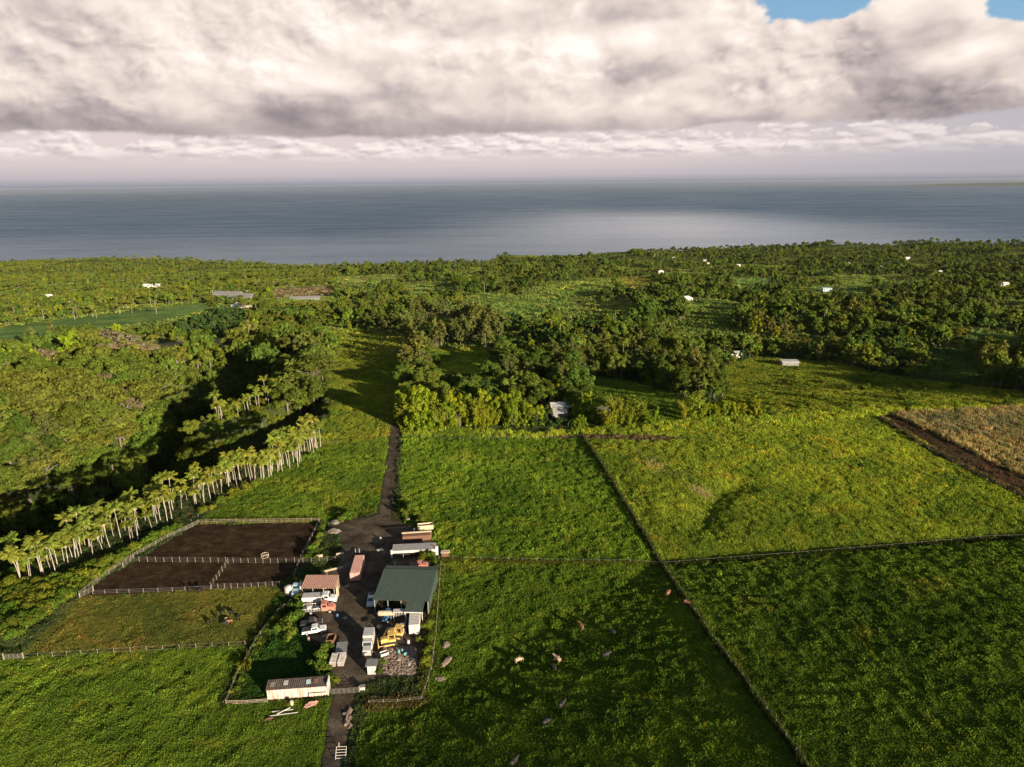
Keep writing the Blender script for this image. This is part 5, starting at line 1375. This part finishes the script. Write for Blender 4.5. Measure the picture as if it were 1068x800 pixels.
# ---- stock loading racks above the green-roofed shed
def stock_trailer():
    a, b = at(409, 583), at(454.5, 581); L = (b-a).length; m = (a+b)/2; rz = math.atan2(b.y-a.y, b.x-a.x); m = m+Vector((-math.sin(rz), math.cos(rz), 0))*2.2
    o = thing('stock_trailer', 'long grey slatted livestock trailer with a pale rail above the green-roofed shed', 'trailer', (m.x, m.y, h(m.x, m.y)), rz)
    d = MB(); n = int(L/.32)
    for i in range(n): d.box((-L/2+(i+.5)*L/n, 0, 2.35), (L/n*.7, 3.6, .08))
    d.build('slatted_top', M_PALEG, o)
    MB().box((0, -1.85, 1.95), (L, .1, .7)).build('front_rail', M_WHITE, o); MB().box((0, 1.85, 1.6), (L, .1, 1.5)).build('back_panel', M_BROWN, o)
    MB().box((0, 0, .95), (L-.3, 3.2, .2)).build('floor', M_DARK, o)
    for i in range(5): MB().box((-L/2+.15+i*(L-.3)/4, -1.85, .85), (.16, .16, 1.6)).build('leg', M_GREY, o)
    MB().box((L/2+.35, -1.4, 1.7), (.7, .7, 2.6)).build('end_post', M_CLEANW, o, .05)
    MB().box((-L/2-.1, -1.7, 1.4), (.5, .4, 2.4)).build('end_post', M_WHITE, o, .05)
stock_trailer()
a, b = at(419, 565), at(450, 563); L = (b-a).length
o = thing('loading_frame', 'dark frame topped by a long beige beam behind the livestock trailer', 'frame', (a+b)/2+Vector((0, 1, 0)), math.atan2(b.y-a.y, b.x-a.x))
MB().box((0, 0, 2.3), (L, .5, .3)).build('beam', M_BEIGE, o); MB().box((0, -.9, 1.2), (L*.95, 1.6, 1.6)).build('stacked_sheets', M_BROWN, o)
for k in (-1, 0, 1): MB().box((k*(L/2-.2), .1, 1.1), (.2, .2, 2.2)).build('post', M_WOOD, o)
a, b = at(435.5, 554), at(451.5, 552.5); L = (b-a).length
o = thing('feed_box', 'open beige box bin in the top corner of the yard', 'box', (a+b)/2+Vector((0, 1, 0)), math.atan2(b.y-a.y, b.x-a.x)); m_ = MB()
for s_ in (-1, 1): m_.box((0, s_*.9, .8), (L, .1, 1.6)).box((s_*L/2, 0, .8), (.1, 1.89, 1.6))
m_.build('side', M_BEIGE, o); MB().box((0, 0, .3), (L-.1, 1.7, .1)).build('floor', M_DARK, o)
p = at(464.5, 580); o = thing('covered_stack', 'pale sheeted stack right of the livestock trailer', 'stack', p, .05); MB().box((0, 0, .7), (2.0, 1.3, 1.4)).build('stack', M_BROWN, o); MB().box((0, 0, 1.46), (2.5, 1.7, .12), top=(.9, .8)).build('cover', M_BEIGE, o)
p = at(429.5, 533.5); heap(429.5, 535, 1.3, .8, .5, 'small grey heap beside the track at the yard entrance', M_GRAVEL, 'gravel_heap', 'heap')
p = at(432, 554); 
o = thing('drum_trolley', 'small white drum in the shade of the open beige box', 'drum', p); MB().tube((0, 0, 0), (0, 0, .8), .28, n=12).build('shell', M_WHITE, o); MB().tube((0, 0, .8), (0, 0, .84), .2, n=12).build('lid', M_GREY, o)
# lumber by the pens
for i, ((a1, b1), (a2, b2), lb) in enumerate((((328, 584.5), (337, 583.5), 'pale board panel leaning on the pen fence, left one'), ((351, 582.5), (359, 581), 'pale board panel on the pen fence, right one'), ((338, 600), (358, 595), 'long beige plank stack above the rust-red shed'), ((318, 619.5), (341, 616.8), 'long beige beam lying between the rust-red shed and the dump truck'))):
    a, b = at(a1, b1), at(a2, b2); L = (b-a).length; o = thing('board_stack', lb, 'boards', (a+b)/2, math.atan2(b.y-a.y, b.x-a.x)); m_ = MB()
    for k in range(3): m_.box((0, -.14+k*.14, 1.15+.1*k if i < 2 else 1.0+.12*k), (L, .12, .3 if i < 2 else .1))
    m_.build('board', M_BEIGE, o); MB().box((-L*.35, 0, .5), (.12, .3, 1.0)).box((L*.35, 0, .5), (.12, .3, 1.0)).build('support', M_WOOD, o)
p = at(374, 577); o = thing('small_trailer', 'small dark trailer with two pale uprights above the pink box trailer', 'trailer', p, 1.5)
MB().box((0, 0, .6), (2.0, 1.3, .2)).build('deck', M_DARK, o); wheels(o, [(0, -.7), (0, .7)], .3, .18)
for k in (-1, 1): MB().box((-.9, k*.55, 1.3), (.12, .12, 1.4)).build('upright', M_PALEG, o)
# ring feeder in the paddock
p = at(276.5, 581); o = thing('hay_feeder', 'round metal hay feeder in the upper paddock', 'feeder', p); MB().ring((0, 0, .15), 1.0, .06, 24, 6).ring((0, 0, .9), 1.0, .06, 24, 6).build('ring', M_BEIGE, o); m_ = MB()
for i in range(12): m_.tube((math.cos(i*.5236), math.sin(i*.5236), .15), (math.cos(i*.5236), math.sin(i*.5236), .9), .04, n=5)
m_.build('bar', M_BEIGE, o)

# ------------------------------------------------------------------ fences
POSTM = MB().box((0, 0, .6), (.08, .08, 1.5)).build('x', M_WOOD).data; bpy.data.objects.remove([o for o in bpy.data.objects if o.data == POSTM][0])
def fence(pts, label, sp=3.0, rails=3, hgt=1.3, mat=None, rr_=.03, group=None, board=False, pw=1.0):
    P = [at(*q) for q in pts]; o = thing('fence', label, 'fence', P[0], 0, group); base = P[0]; mat = mat or M_PALEG
    m_ = MB(); cnt = 0; last = None
    total = sum((b-a).length for a, b in zip(P[:-1], P[1:])); sp = max(sp, total/96)
    for a, b in zip(P[:-1], P[1:]):
        L = (b-a).length; n = max(1, int(round(L/sp)))
        for i in range(n+(1 if b is P[-1] else 0)):
            t = i/n; x, y = a.x+(b.x-a.x)*t, a.y+(b.y-a.y)*t; g = h(x, y); q = Vector((x, y, g))-base
            po = link('post', POSTM, o, q); po.scale = (pw, pw, hgt/1.3*random.uniform(.92, 1.08))
            if last is not None:
                for k in range(rails):
                    zz = .3+k*(hgt-.35)/max(1, rails-1)
                    if board:
                        d = q-last; m_.box((last+q)/2+Vector((0, 0, zz)), (d.length, .03, .07), math.atan2(d.y, d.x), -math.atan2(d.z, math.hypot(d.x, d.y)))
                    else: m_.tube(last+Vector((0, 0, zz)), q+Vector((0, 0, zz)), rr_, n=4, cap=False)
            last = q
    m_.build('rails' if board else 'wires', mat, o)
    return o
fence([(208, 546.5), (262, 545.5), (333, 544.5)], 'pale board fence along the top of the paddock', 2.4, 3, 1.4, M_WOOD, board=True)
fence([(83, 622), (108, 603), (137, 583), (175, 562), (207, 547)], 'slanting board fence between the palms and the paddock', 2.2, 4, 1.4, M_WOOD, board=True)
fence([(137, 586), (180, 586.5), (236, 587), (290, 587.5), (325, 587), (358, 585)], 'pale rail fence dividing the paddock from side to side', 2.2, 4, 1.6, M_FENCE, .018)
fence([(238, 588), (229, 601), (220, 613)], 'short rail fence crossing the lower paddock', 2.0, 4, 1.6, M_FENCE, .018)
fence([(221, 614.5), (255, 613.5), (292, 611.5)], 'pale close-boarded rail fence at the lower right of the paddock', 1.8, 4, 1.5, M_FENCE, .018)
fence([(97, 620), (135, 618.5), (180, 617), (220, 615)], 'thin post and wire fence at the lower left of the paddock', 3.2, 3, 1.2, M_GREY, .02)
fence([(333, 546), (326, 560), (318, 575), (312, 588), (307, 602)], 'thin post fence down the right side of the paddock', 2.6, 3, 1.3, M_GREY, .02)
fence([(25, 687), (85, 683), (170, 678), (256, 673.5)], 'thin fence between the two lower left pastures', 3.4, 2, 1.2, M_GREY, .015)
fence([(318, 618), (290, 640), (272, 663), (262, 680), (248, 705), (236, 735)], 'overgrown fence running down past the weedy plot', 2.6, 3, 1.2, M_WOOD, .03)
fence([(236, 735), (258, 734.5), (279, 733)], 'short low fence left of the long shed', 2.4, 3, 1.0, M_BEIGE, .04)
fence([(608, 456), (640, 505), (690, 590), (740, 662), (790, 730), (842, 802)], 'long fence running diagonally between the middle and right fields', 3.4, 3, 1.2, M_GREY, .02)
fence([(458, 584), (560, 586), (690, 590)], 'thin wire fence across the middle field', 4.0, 2, 1.1, M_GREY, .014)
fence([(690, 590), (780, 583), (930, 571), (1066, 561)], 'thin wire fence across the right-hand field', 4.5, 2, 1.1, M_GREY, .014)
fence([(420, 456), (480, 459), (560, 457), (608, 456)], 'thin fence under the bright hedge', 4, 2, 1.1, M_GREY, .014)
fence([(385, 735), (415, 734), (440, 731), (450, 700), (455, 660), (460, 590)], 'low weedy fence round the right side of the yard', 2.6, 3, 1.1, M_WOOD, .02)
fence([(916, 436), (960, 465), (1020, 497), (1068, 520)], 'thin fence along the near side of the brown ditch', 3.6, 3, 1.2, M_WOOD, .025)
fence([(200, 545), (262, 500), (325, 466), (352, 462)], 'thin fence between the palms and the upper left field', 3.6, 2, 1.1, M_GREY, .015)
# weeds that line the fences
def weedline(pts, n, w, s0, s1, cols, name, label, kind=(0, 6)):
    P = [at(*q) for q in pts]; W_ = [(p.x, p.y) for p in P]; X = []; 
    for i in range(n):
        a, b = along(W_, random.random()); X.append((a+random.gauss(0, w), b+random.gauss(0, w)))
    X = np.array(X); z = H(X[:, 0], X[:, 1]); s = rng.uniform(s0, s1, n); pk = rng.choice(kind, n)
    t = np.array(cols)[rng.integers(0, len(cols), n)]*rng.uniform(.7, 1.3, (n, 1))
    scatter(name, np.stack([X[:, 0], X[:, 1], z], 1), pk, np.stack([s, s, s*1.1], 1), rng.uniform(0, 6.28, n), gs, label, t)
DKW = [(.05, .075, .014), (.035, .05, .012), (.07, .07, .02)]
weedline([(608, 456), (640, 505), (690, 590), (740, 662), (790, 730), (842, 802), (860, 830)], 1300, .22, .7, 1.2, DKW, 'fence_weeds', 'tall dark weeds grown along the long diagonal fence', (6, 7, 3, 4))
weedline([(318, 618), (290, 640), (272, 663), (262, 680), (248, 705), (236, 735)], 700, .8, .6, 1.1, [(.04, .065, .012), (.08, .09, .02)], 'weeds', 'rank weeds along the overgrown fence', (3, 4, 0))
weedline([(458, 590), (452, 640), (446, 680), (440, 732)], 500, .6, .6, 1.1, [(.12, .14, .02), (.09, .11, .02)], 'weeds', 'yellow-green weeds along the right side of the yard', (3, 4, 5, 0))
weedline([(208, 545.5), (333, 543.5)], 600, .4, .5, 1.0, [(.18, .16, .04)], 'weeds', 'pale grass along the top of the paddock', (0, 1, 6))
weedline([(458, 584.5), (560, 586.5), (690, 590)], 900, .35, .6, 1.1, [(.13, .12, .02), (.10, .11, .02)], 'weeds', 'paler grass under the wire fence of the middle field', (0, 1, 3))
weedline([(690, 590), (780, 584), (930, 572), (1068, 562)], 1100, .5, .8, 1.5, DKW, 'weeds', 'dark weeds under the wire fence of the right-hand field', (3, 4, 5))
weedline([(385, 735), (415, 734), (442, 731)], 500, .7, .6, 1.2, [(.14, .10, .04), (.09, .09, .02)], 'weeds', 'dry weeds below the scrap ground', (0, 3))
weedline([(918, 436), (960, 463), (1020, 495), (1068, 517), (1120, 545)], 700, .6, .8, 1.5, [(.14, .10, .05), (.06, .06, .02)], 'weeds', 'dry weeds along the brown ditch', (0, 3, 6))
# yard bushes
def bsh(a, b, s, sp, lb, gr=None): p = at(a, b); return plant(sp, p.x, p.y, s, lb, gr)
for a, b, s in ((312, 645, 1.2), (305, 650, 1.3), (298, 655, 1.1), (309, 636, 1.0), (290, 662, 1.1), (302, 664, 1.2), (313, 627, .9)): bsh(a, b, s, 'bush', 'yellow-green bush in the thicket left of the white pickup', 'thicket left of the pickup')
for a, b, s in ((338, 682, .9), (333, 690, 1.1), (330, 697, .9), (339, 700, .8), (342, 676, .7)): bsh(a, b, s, 'bush', 'yellow-green bush beside the pair of crate trailers', 'bushes beside the crate trailers')
for a, b, s in ((345, 709, .6), (350, 712, .6), (346, 716, .5)): bsh(a, b, s, 'bush', 'low bush between the crate trailers and the gate', 'bushes above the gate')
for a, b, s in ((334, 560, .9), (331, 568, .8), (327, 575, 1.0), (323, 582, .9), (337, 552, .8), (334, 575, .7), (330, 584, .8)): bsh(a, b, s, 'bush', 'bright bush in the strip between paddock and yard', 'bushes between paddock and yard')
for a, b, s in ((358, 544, 1.0), (363, 541, 1.2), (368, 539, .8), (354, 539, .9)): bsh(a, b, s, 'bush', 'green bush at the head of the yard beside the gravel heaps', 'bushes at the head of the yard')
for a, b, s in ((447, 583, 1.1), (441, 585, .9), (452, 586, .8)): bsh(a, b, s, 'bush', 'yellow-green bush between the livestock trailer and the green-roofed shed', 'bushes behind the green-roofed shed')
for a, b, s in ((446, 655, .8), (449, 668, .9), (446, 680, .8), (443, 694, .9), (449, 640, .7), (451, 625, .7), (396, 702, .6), (399, 692, .6), (437, 668, .5)): bsh(a, b, s, 'bush', 'weedy bush at the right side of the yard', 'bushes at the right side of the yard')
for a, b, s in ((424, 538, 1.1), (428, 532, 1.2), (434, 540, 1.2), (421, 524, 1.0), (440, 545, .9)): bsh(a, b, s, 'bush', 'dark green bush beside the road where it enters the yard', 'bushes at the yard entrance')

# ------------------------------------------------------------------ cattle
def cow_mesh(pose, mat):
    me = bpy.data.meshes.new('cow'); V = []; E = []; Rd = []
    def v(x, y, z, r): V.append((x, y, z)); Rd.append((r, r)); return len(V)-1
    hip = v(-.55, 0, 1.05, .30); mid = v(0, 0, .98, .36); sh = v(.55, 0, 1.05, .31); rump = v(-.8, 0, 1.08, .2)
    E += [(hip, mid), (mid, sh), (hip, rump)]
    if pose == 'graze': nk = v(.88, 0, .85, .17); hd = v(1.08, .03, .45, .14); mz = v(1.2, .04, .2, .085)
    else: nk = v(.85, 0, 1.25, .18); hd = v(1.1, 0, 1.38, .15); mz = v(1.36, 0, 1.25, .09)
    E += [(sh, nk), (nk, hd), (hd, mz)]
    for s_ in (-1, 1):
        e1 = v(V[hd][0]-.03, s_*.2, V[hd][2]+.08, .035); E.append((hd, e1))
        a = v(.52, s_*.2, .68, .12); b = v(.54, s_*.2, .38, .07); c = v(.52, s_*.2, .03, .06); E += [(sh, a), (a, b), (b, c)]
        a = v(-.62, s_*.2, .72, .16); b = v(-.74, s_*.2, .42, .075); c = v(-.66, s_*.2, .03, .06); E += [(hip, a), (a, b), (b, c)]
    t1 = v(-.93, 0, .9, .035); t2 = v(-.95, 0, .5, .035); E += [(rump, t1), (t1, t2)]
    me.from_pydata(V, E, []); o = bpy.data.objects.new('tmp', me); COL.objects.link(o)
    md = o.modifiers.new('s', 'SKIN'); 
    for i, r_ in enumerate(Rd): me.skin_vertices[0].data[i].radius = r_
    me.skin_vertices[0].data[1].use_root = True
    o.modifiers.new('u', 'SUBSURF').levels = 2
    dg = bpy.context.evaluated_depsgraph_get(); out = bpy.data.meshes.new_from_object(o.evaluated_get(dg)); bpy.data.objects.remove(o)
    out.materials.clear(); out.materials.append(mat)
    for p_ in out.polygons: p_.use_smooth = True
    return out
COWM = {(ps, mt.name): cow_mesh(ps, mt) for ps in ('graze', 'stand') for mt in (M_COW, M_COWB, M_COWT)}
def cow(a, b, rz, mt, label, pose='graze', s=1.0, group=None):
    p = at(a, b); o = link('cow', COWM[(pose, mt.name)], None, p, rz); o.scale = (s, s, s); tag(o, label, 'cow', group)
for i, (a, b, rz, mt, ps, lb) in enumerate(((581, 690, 2.4, M_COWT, 'stand', 'tan cow standing alone in the middle of the dark green field'), (541, 691, .5, M_COWT, 'graze', 'pale cow grazing left of the tan cow in the middle field'),
   (606, 656, 2.0, M_COWB, 'stand', 'brown cow standing farthest up the middle field near the big shadow edge'), (632, 686, .3, M_COW, 'stand', 'black cow right of the tan cow in the middle field'),
   (638, 662, 2.5, M_COW, 'graze', 'black cow farthest right in the middle field'), (586, 738, .8, M_COW, 'stand', 'black cow below the tan cow, right of another black cow'), (570, 756, .6, M_COW, 'graze', 'black cow below the tan cow, left one of two'),
   (536, 798, .8, M_COW, 'stand', 'black cow nearest to the bottom edge of the photo'), (577, 699, 2.2, M_COW, 'graze', 'black cow close beside the tan cow'))):
    cow(a, b, rz, mt, lb, ps, 1.0)
rc = random.Random(3)
for a, b, lb in ((218, 650, 'black cow at the left of the small herd in the olive pasture'), (226, 645, 'black cow in the upper left of the small herd'), (235, 652, 'black cow in the middle of the small herd'), (240, 650, 'brown and black cow beside the middle of the small herd'),
                 (249, 645, 'black cow at the right end of the small herd'), (233, 640, 'black cow at the top of the small herd'), (243, 641, 'black cow at the top right of the small herd')):
    cow(a, b, rc.uniform(0, 6), M_COWB if 'brown' in lb else M_COW, lb, rc.choice(['graze', 'stand']), .72)
for a, b, lb in ((197, 617, 'black cow at the left by the paddock rail'), (203, 616, 'black cow in the middle of three by the paddock rail'), (209, 617, 'black cow at the right of three by the paddock rail')):
    cow(a, b, rc.uniform(0, 6), M_COW, lb, 'stand', .85)
cow(236, 647, 1.0, M_COWT, 'single tan cow among the black ones of the small herd', 'graze', .6)
for a, b in ((697, 621), (716, 632)): cow(a, b, rc.uniform(0, 6), M_COWB, 'brown cow grazing against the long diagonal fence'+(', the upper one' if a < 700 else ', the lower one'), 'graze', 1.1)

# ------------------------------------------------------------------ far houses
def house(a, b, w, d, hh, label, wall=M_WHITE, roof=M_PALEG, rz=0.0, kind='gable', cat='house', name='house', z=0.0, nw=4):
    p = at(a, b); o = thing(name, label, cat, (p.x, p.y, p.z+z), rz)
    MB().box((0, 0, hh/2), (w, d, hh)).build('wall', wall, o)
    if kind == 'gable':
        m_ = MB(); e = .5; r_ = d*.22
        m_.add([(-w/2-e, -d/2-e, hh-.1), (w/2+e, -d/2-e, hh-.1), (w/2+e, 0, hh+r_), (-w/2-e, 0, hh+r_), (-w/2-e, d/2+e, hh-.1), (w/2+e, d/2+e, hh-.1)], [(0, 1, 2, 3), (3, 2, 5, 4), (0, 3, 4), (1, 5, 2)])
        m_.add([(-w/2-e, -d/2-e, hh-.25), (w/2+e, -d/2-e, hh-.25), (w/2+e, d/2+e, hh-.25), (-w/2-e, d/2+e, hh-.25)], [(0, 3, 2, 1)]); m_.build('roof', roof, o)
    elif kind == 'hip':
        e = .6; r_ = d*.25; m_ = MB(); m_.add([(-w/2-e, -d/2-e, hh), (w/2+e, -d/2-e, hh), (w/2+e, d/2+e, hh), (-w/2-e, d/2+e, hh), (-w/2+d*.45, 0, hh+r_), (w/2-d*.45, 0, hh+r_)], [(0, 1, 5, 4), (1, 2, 5), (2, 3, 4, 5), (3, 0, 4), (0, 3, 2, 1)]); m_.build('roof', roof, o)
    else: MB().box((0, 0, hh+.12), (w+.8, d+.8, .24), rx=.03).build('roof', roof, o)
    for i in range(nw):
        if i == nw//2: MB().box((-w/2+(i+.5)*w/nw, -d/2-.03, 1.05), (1.0, .06, 2.1)).build('door', M_GREY, o)
        else:
            f = MB().box((-w/2+(i+.5)*w/nw, -d/2-.03, hh*.55), (w/nw*.5, .07, hh*.35)).build('window', M_WHITE, o)
            MB().box((-w/2+(i+.5)*w/nw, -d/2-.08, hh*.55), (w/nw*.42, .04, hh*.27)).build('pane', M_GLASS, f)
    return o
o = house(583, 434, 7.5, 6, 5.0, 'white-roofed house with two stepped roofs half hidden behind the hedge', M_GREY, M_PALEG, .1, 'gable', z=.5)
MB().box((-.5, -4.3, 3.4), (6.5, 4, .2), rx=.2).build('porch_roof', M_PALEG, o)
house(631, 436, 5, 3.4, 4.2, 'small white shed beside the bamboo plumes', M_WHITE, M_CLEANW, 0, 'flat', 'shed', 'small_shed', nw=2)
house(767, 373, 7, 5, 3.6, 'small white house at the top of the sloping meadow', M_WHITE, M_PALEG, -.1)
house(823, 381, 10, 5, 2.8, 'long low grey house right of the small white house on the meadow', M_GREY, M_PALEG, -.05, 'flat', nw=6)
house(708, 315, 7, 7, 3.2, 'left wing of the large white house on the plain', M_WHITE, M_CLEANW, 0, 'hip'); house(716, 314, 11, 8, 3.8, 'main block of the large white house on the plain', M_WHITE, M_CLEANW, .1, 'hip')
# greenhouses of the far farm
for i, (a, b, w, d) in enumerate(((243, 314.5, 44, 10), (247, 311.5, 42, 10), (238, 309, 34, 9))):
    house(a, b, w, d, 4.5, ('long grey-roofed packing shed nearest the lane', 'long grey-roofed packing shed in the middle of the three', 'long grey-roofed packing shed farthest from the lane')[i], M_GREY, M_GREY, -.12, 'gable', 'shed', 'packing_shed', nw=8)
house(259, 307, 12, 9, 6, 'pale block behind the right end of the packing sheds', M_PALEG, M_WHITE, 0, 'flat', 'building', 'store_building')
house(251, 323, 20, 13, 4.5, 'large house with a white hipped roof below the packing sheds', M_BEIGE, M_CLEANW, -.1, 'hip', nw=6)
house(318, 313, 36, 9, 3, 'long low grey greenhouse beside the brown field', M_GREY, M_GREY, .15, 'gable', 'greenhouse', 'greenhouse', nw=8)
house(155, 301, 12, 8, 6, 'white house in the trees above the distant palm plantation', M_CLEANW, M_CLEANW, 0, 'gable'); house(164, 300, 8, 6, 5, 'small pale house right of the white house above the plantation', M_PALEG, M_CLEANW, 0, 'gable')
house(48, 313, 14, 8, 6, 'white house at the left end of the distant palm plantation', M_CLEANW, M_CLEANW, 0, 'gable')
FAR = [(684, 268, 22, 'flat', 'long white house near the headland field'), (703, 271, 12, 'gable', 'pale house right of the long white house near the headland'), (738, 277, 16, 'hip', 'white-roofed house behind the middle of the right woods'), (735, 273, 12, 'gable', 'grey-roofed house just behind the white-roofed one in the right woods'),
       (689, 286, 16, 'hip', 'pale house amid trees below the headland field'), (862, 305, 18, 'flat', 'pale blue-roofed house in the dark middle of the right woods'), (925, 284, 10, 'gable', 'small white house in front of the far right field'), (918, 281, 14, 'hip', 'white house beside the small one at the far right field'),
       (928, 273, 20, 'hip', 'large pale house near the right coast'), (946, 271, 18, 'gable', 'white house near the right coast, right of the large one'), (1046, 300, 16, 'gable', 'pale house in the woods at the right'), (1062, 334, 14, 'gable', 'grey house at the right edge behind the woods'),
       (925, 324, 16, 'hip', 'blue-grey roofed house hidden in the right woods'), (583, 289, 18, 'flat', 'low pale house beyond the middle fields'), (1010, 262, 16, 'gable', 'tiny pale house on the right-hand coast'), (1040, 258, 16, 'gable', 'tiny pale house farthest right on the coast'),
       (800, 264, 14, 'hip', 'tiny white house on the coast behind the right woods'), (770, 279, 12, 'gable', 'small beige house in the woods right of the white-roofed one'), (886, 276, 14, 'gable', 'small grey house left of the large pale house near the coast'), (980, 286, 14, 'hip', 'small white house in the woods at the far right')]
for i, (a, b, w, k, lb) in enumerate(FAR):
    house(a, b, w*.6, 6, 4.2, lb, M_LBLUE if 'blue' in lb else M_WHITE, M_LBLUE if 'blue' in lb else (M_GREY if 'grey' in lb else M_CLEANW), random.uniform(-.4, .4), k, z=1.5, nw=3)
# lane at the far farm
def lane(pts, w, label, mat=None):
    P = [at(*q) for q in pts]; V = []; F = []
    for i, p in enumerate(P):
        d = (P[min(i+1, len(P)-1)]-P[max(i-1, 0)]).normalized(); n_ = Vector((-d.y, d.x, 0))
        for s_ in (-1, 1): q = p+n_*s_*w/2; V.append((q.x, q.y, h(q.x, q.y)+.35))
    F = [(2*i, 2*i+1, 2*i+3, 2*i+2) for i in range(len(P)-1)]
    me = bpy.data.meshes.new('path'); me.from_pydata(V, [], F); me.materials.append(mat or M_LANE); tag(link('path', me), label, None, None, 'structure')
M_LANE = dirt('pale dirt lane', (.12, .09, .06), (.2, .15, .1), (.26, .2, .14))
lane([(218, 325), (225, 321), (230, 317), (234, 313), (230, 309)], 6, 'pale dirt lane leading to the far packing sheds')
lane([(640, 312), (638, 306), (640, 300), (648, 296), (642, 292)], 5, 'pale lane between the fields in the middle distance')
lane([(362, 352), (380, 354), (400, 360), (414, 368)], 3, 'pale track across the ridge pasture')
# poles on the plain
for a, b, lb in ((163, 325, 'slim pale pole standing in the green field beyond the gulch'),):
    p = at(a, b); o = thing('power_pole', lb, 'pole', p); MB().tube((0, 0, 0), (0, 0, 11), .16, .1, 6).build('pole', M_PALE, o); MB().box((0, 0, 10.2), (2.2, .12, .14)).build('crossarm', M_PALE, o)

Pf = [at(*q) for q in ((316, 622), (290, 642), (274, 664), (262, 682), (250, 706), (240, 730))]; Wf = [(p.x, p.y) for p in Pf]
for i in range(20):
    a, b = along(Wf, (i+.5)/20); plant('bush', a+random.uniform(-1, 1), b+random.uniform(-1, 1), random.uniform(.35, .8), 'dark bush grown into the overgrown fence beside the weedy plot', 'bushes along the overgrown fence')
# ---- yard clutter
rq = random.Random(77)
def pallet(a, b, lb, k=3):
    p = at(a, b); o = thing('pallet_stack', lb, 'pallets', p, rq.uniform(0, 3)); m_ = MB()
    for j in range(k):
        for i in range(6): m_.box((-.5+i*.2, 0, .14+j*.16), (.13, 1.0, .03))
        for i in (-.45, 0, .45): m_.box((0, i, .06+j*.16), (1.15, .1, .09))
    m_.build('slats', M_WOOD, o)
pallet(396, 655, 'small stack of grey pallets left of the bulldozers', 4); pallet(362, 612, 'low stack of pallets right of the rust-red shed', 2)
pallet(425, 543, 'stack of pallets at the top of the yard beside the beige box', 5); pallet(360, 645, 'pallets lying in the middle of the yard by the pickup', 1)
for a, b, c_, lb in ((352, 644, M_BLUE, 'blue drum at the nose of the dark pickup'), (322, 668, M_RUST, 'rusty drum below the white pickup'), (412, 590, M_TEAL, 'teal drum against the back of the green-roofed shed'), (397, 563, M_PALEG, 'grey drum near the left end of the livestock trailer'), (426, 671, M_WHITE, 'white drum below the white container')):
    p = at(a, b); o = thing('drum', lb, 'drum', p); MB().tube((0, 0, 0), (0, 0, .9), .3, n=12).build('shell', c_, o); MB().tube((0, 0, .9), (0, 0, .92), .26, n=12).build('lid', M_GREY, o)
for i, (a, b) in enumerate(((330, 672), (327, 669), (333, 674), (404, 586), (407, 585))):
    p = at(a, b); o = tag(MB().ring((0, 0, .18), .42, .16, 18, 7).build('tyre', M_RUBBER), 'old tyre lying '+('beneath the white pickup' if i < 3 else 'behind the green-roofed shed'), 'tyre', 'old tyres by the pickup' if i < 3 else 'old tyres behind the shed'); o.location = p
for a, b, w_, lb, mt in ((340, 664, 1.6, 'rusty sheet of scrap left of the brown bin', M_RUST), (417, 688, 1.3, 'beige board lying on the scrap ground', M_BEIGE), (408, 698, 1.2, 'rusty sheet lying at the bottom of the scrap ground', M_RUST), (427, 693, 1.1, 'grey sheet on the right of the scrap ground', M_PALEG), (396, 574, 1.6, 'pale sheet on the ground left of the livestock trailer', M_PALEG), (421, 557, 1.4, 'rusty sheets left of the loading frame', M_RUST)):
    p = at(a, b); o = tag(MB().box((0, 0, .2), (w_, w_*.6, .05), rx=.15).box((.2, .1, .28), (w_*.8, w_*.5, .04), .4, .1).build('scrap_sheet', mt), lb, 'sheet'); o.location = p; o.rotation_euler = (0, 0, rq.uniform(0, 3))
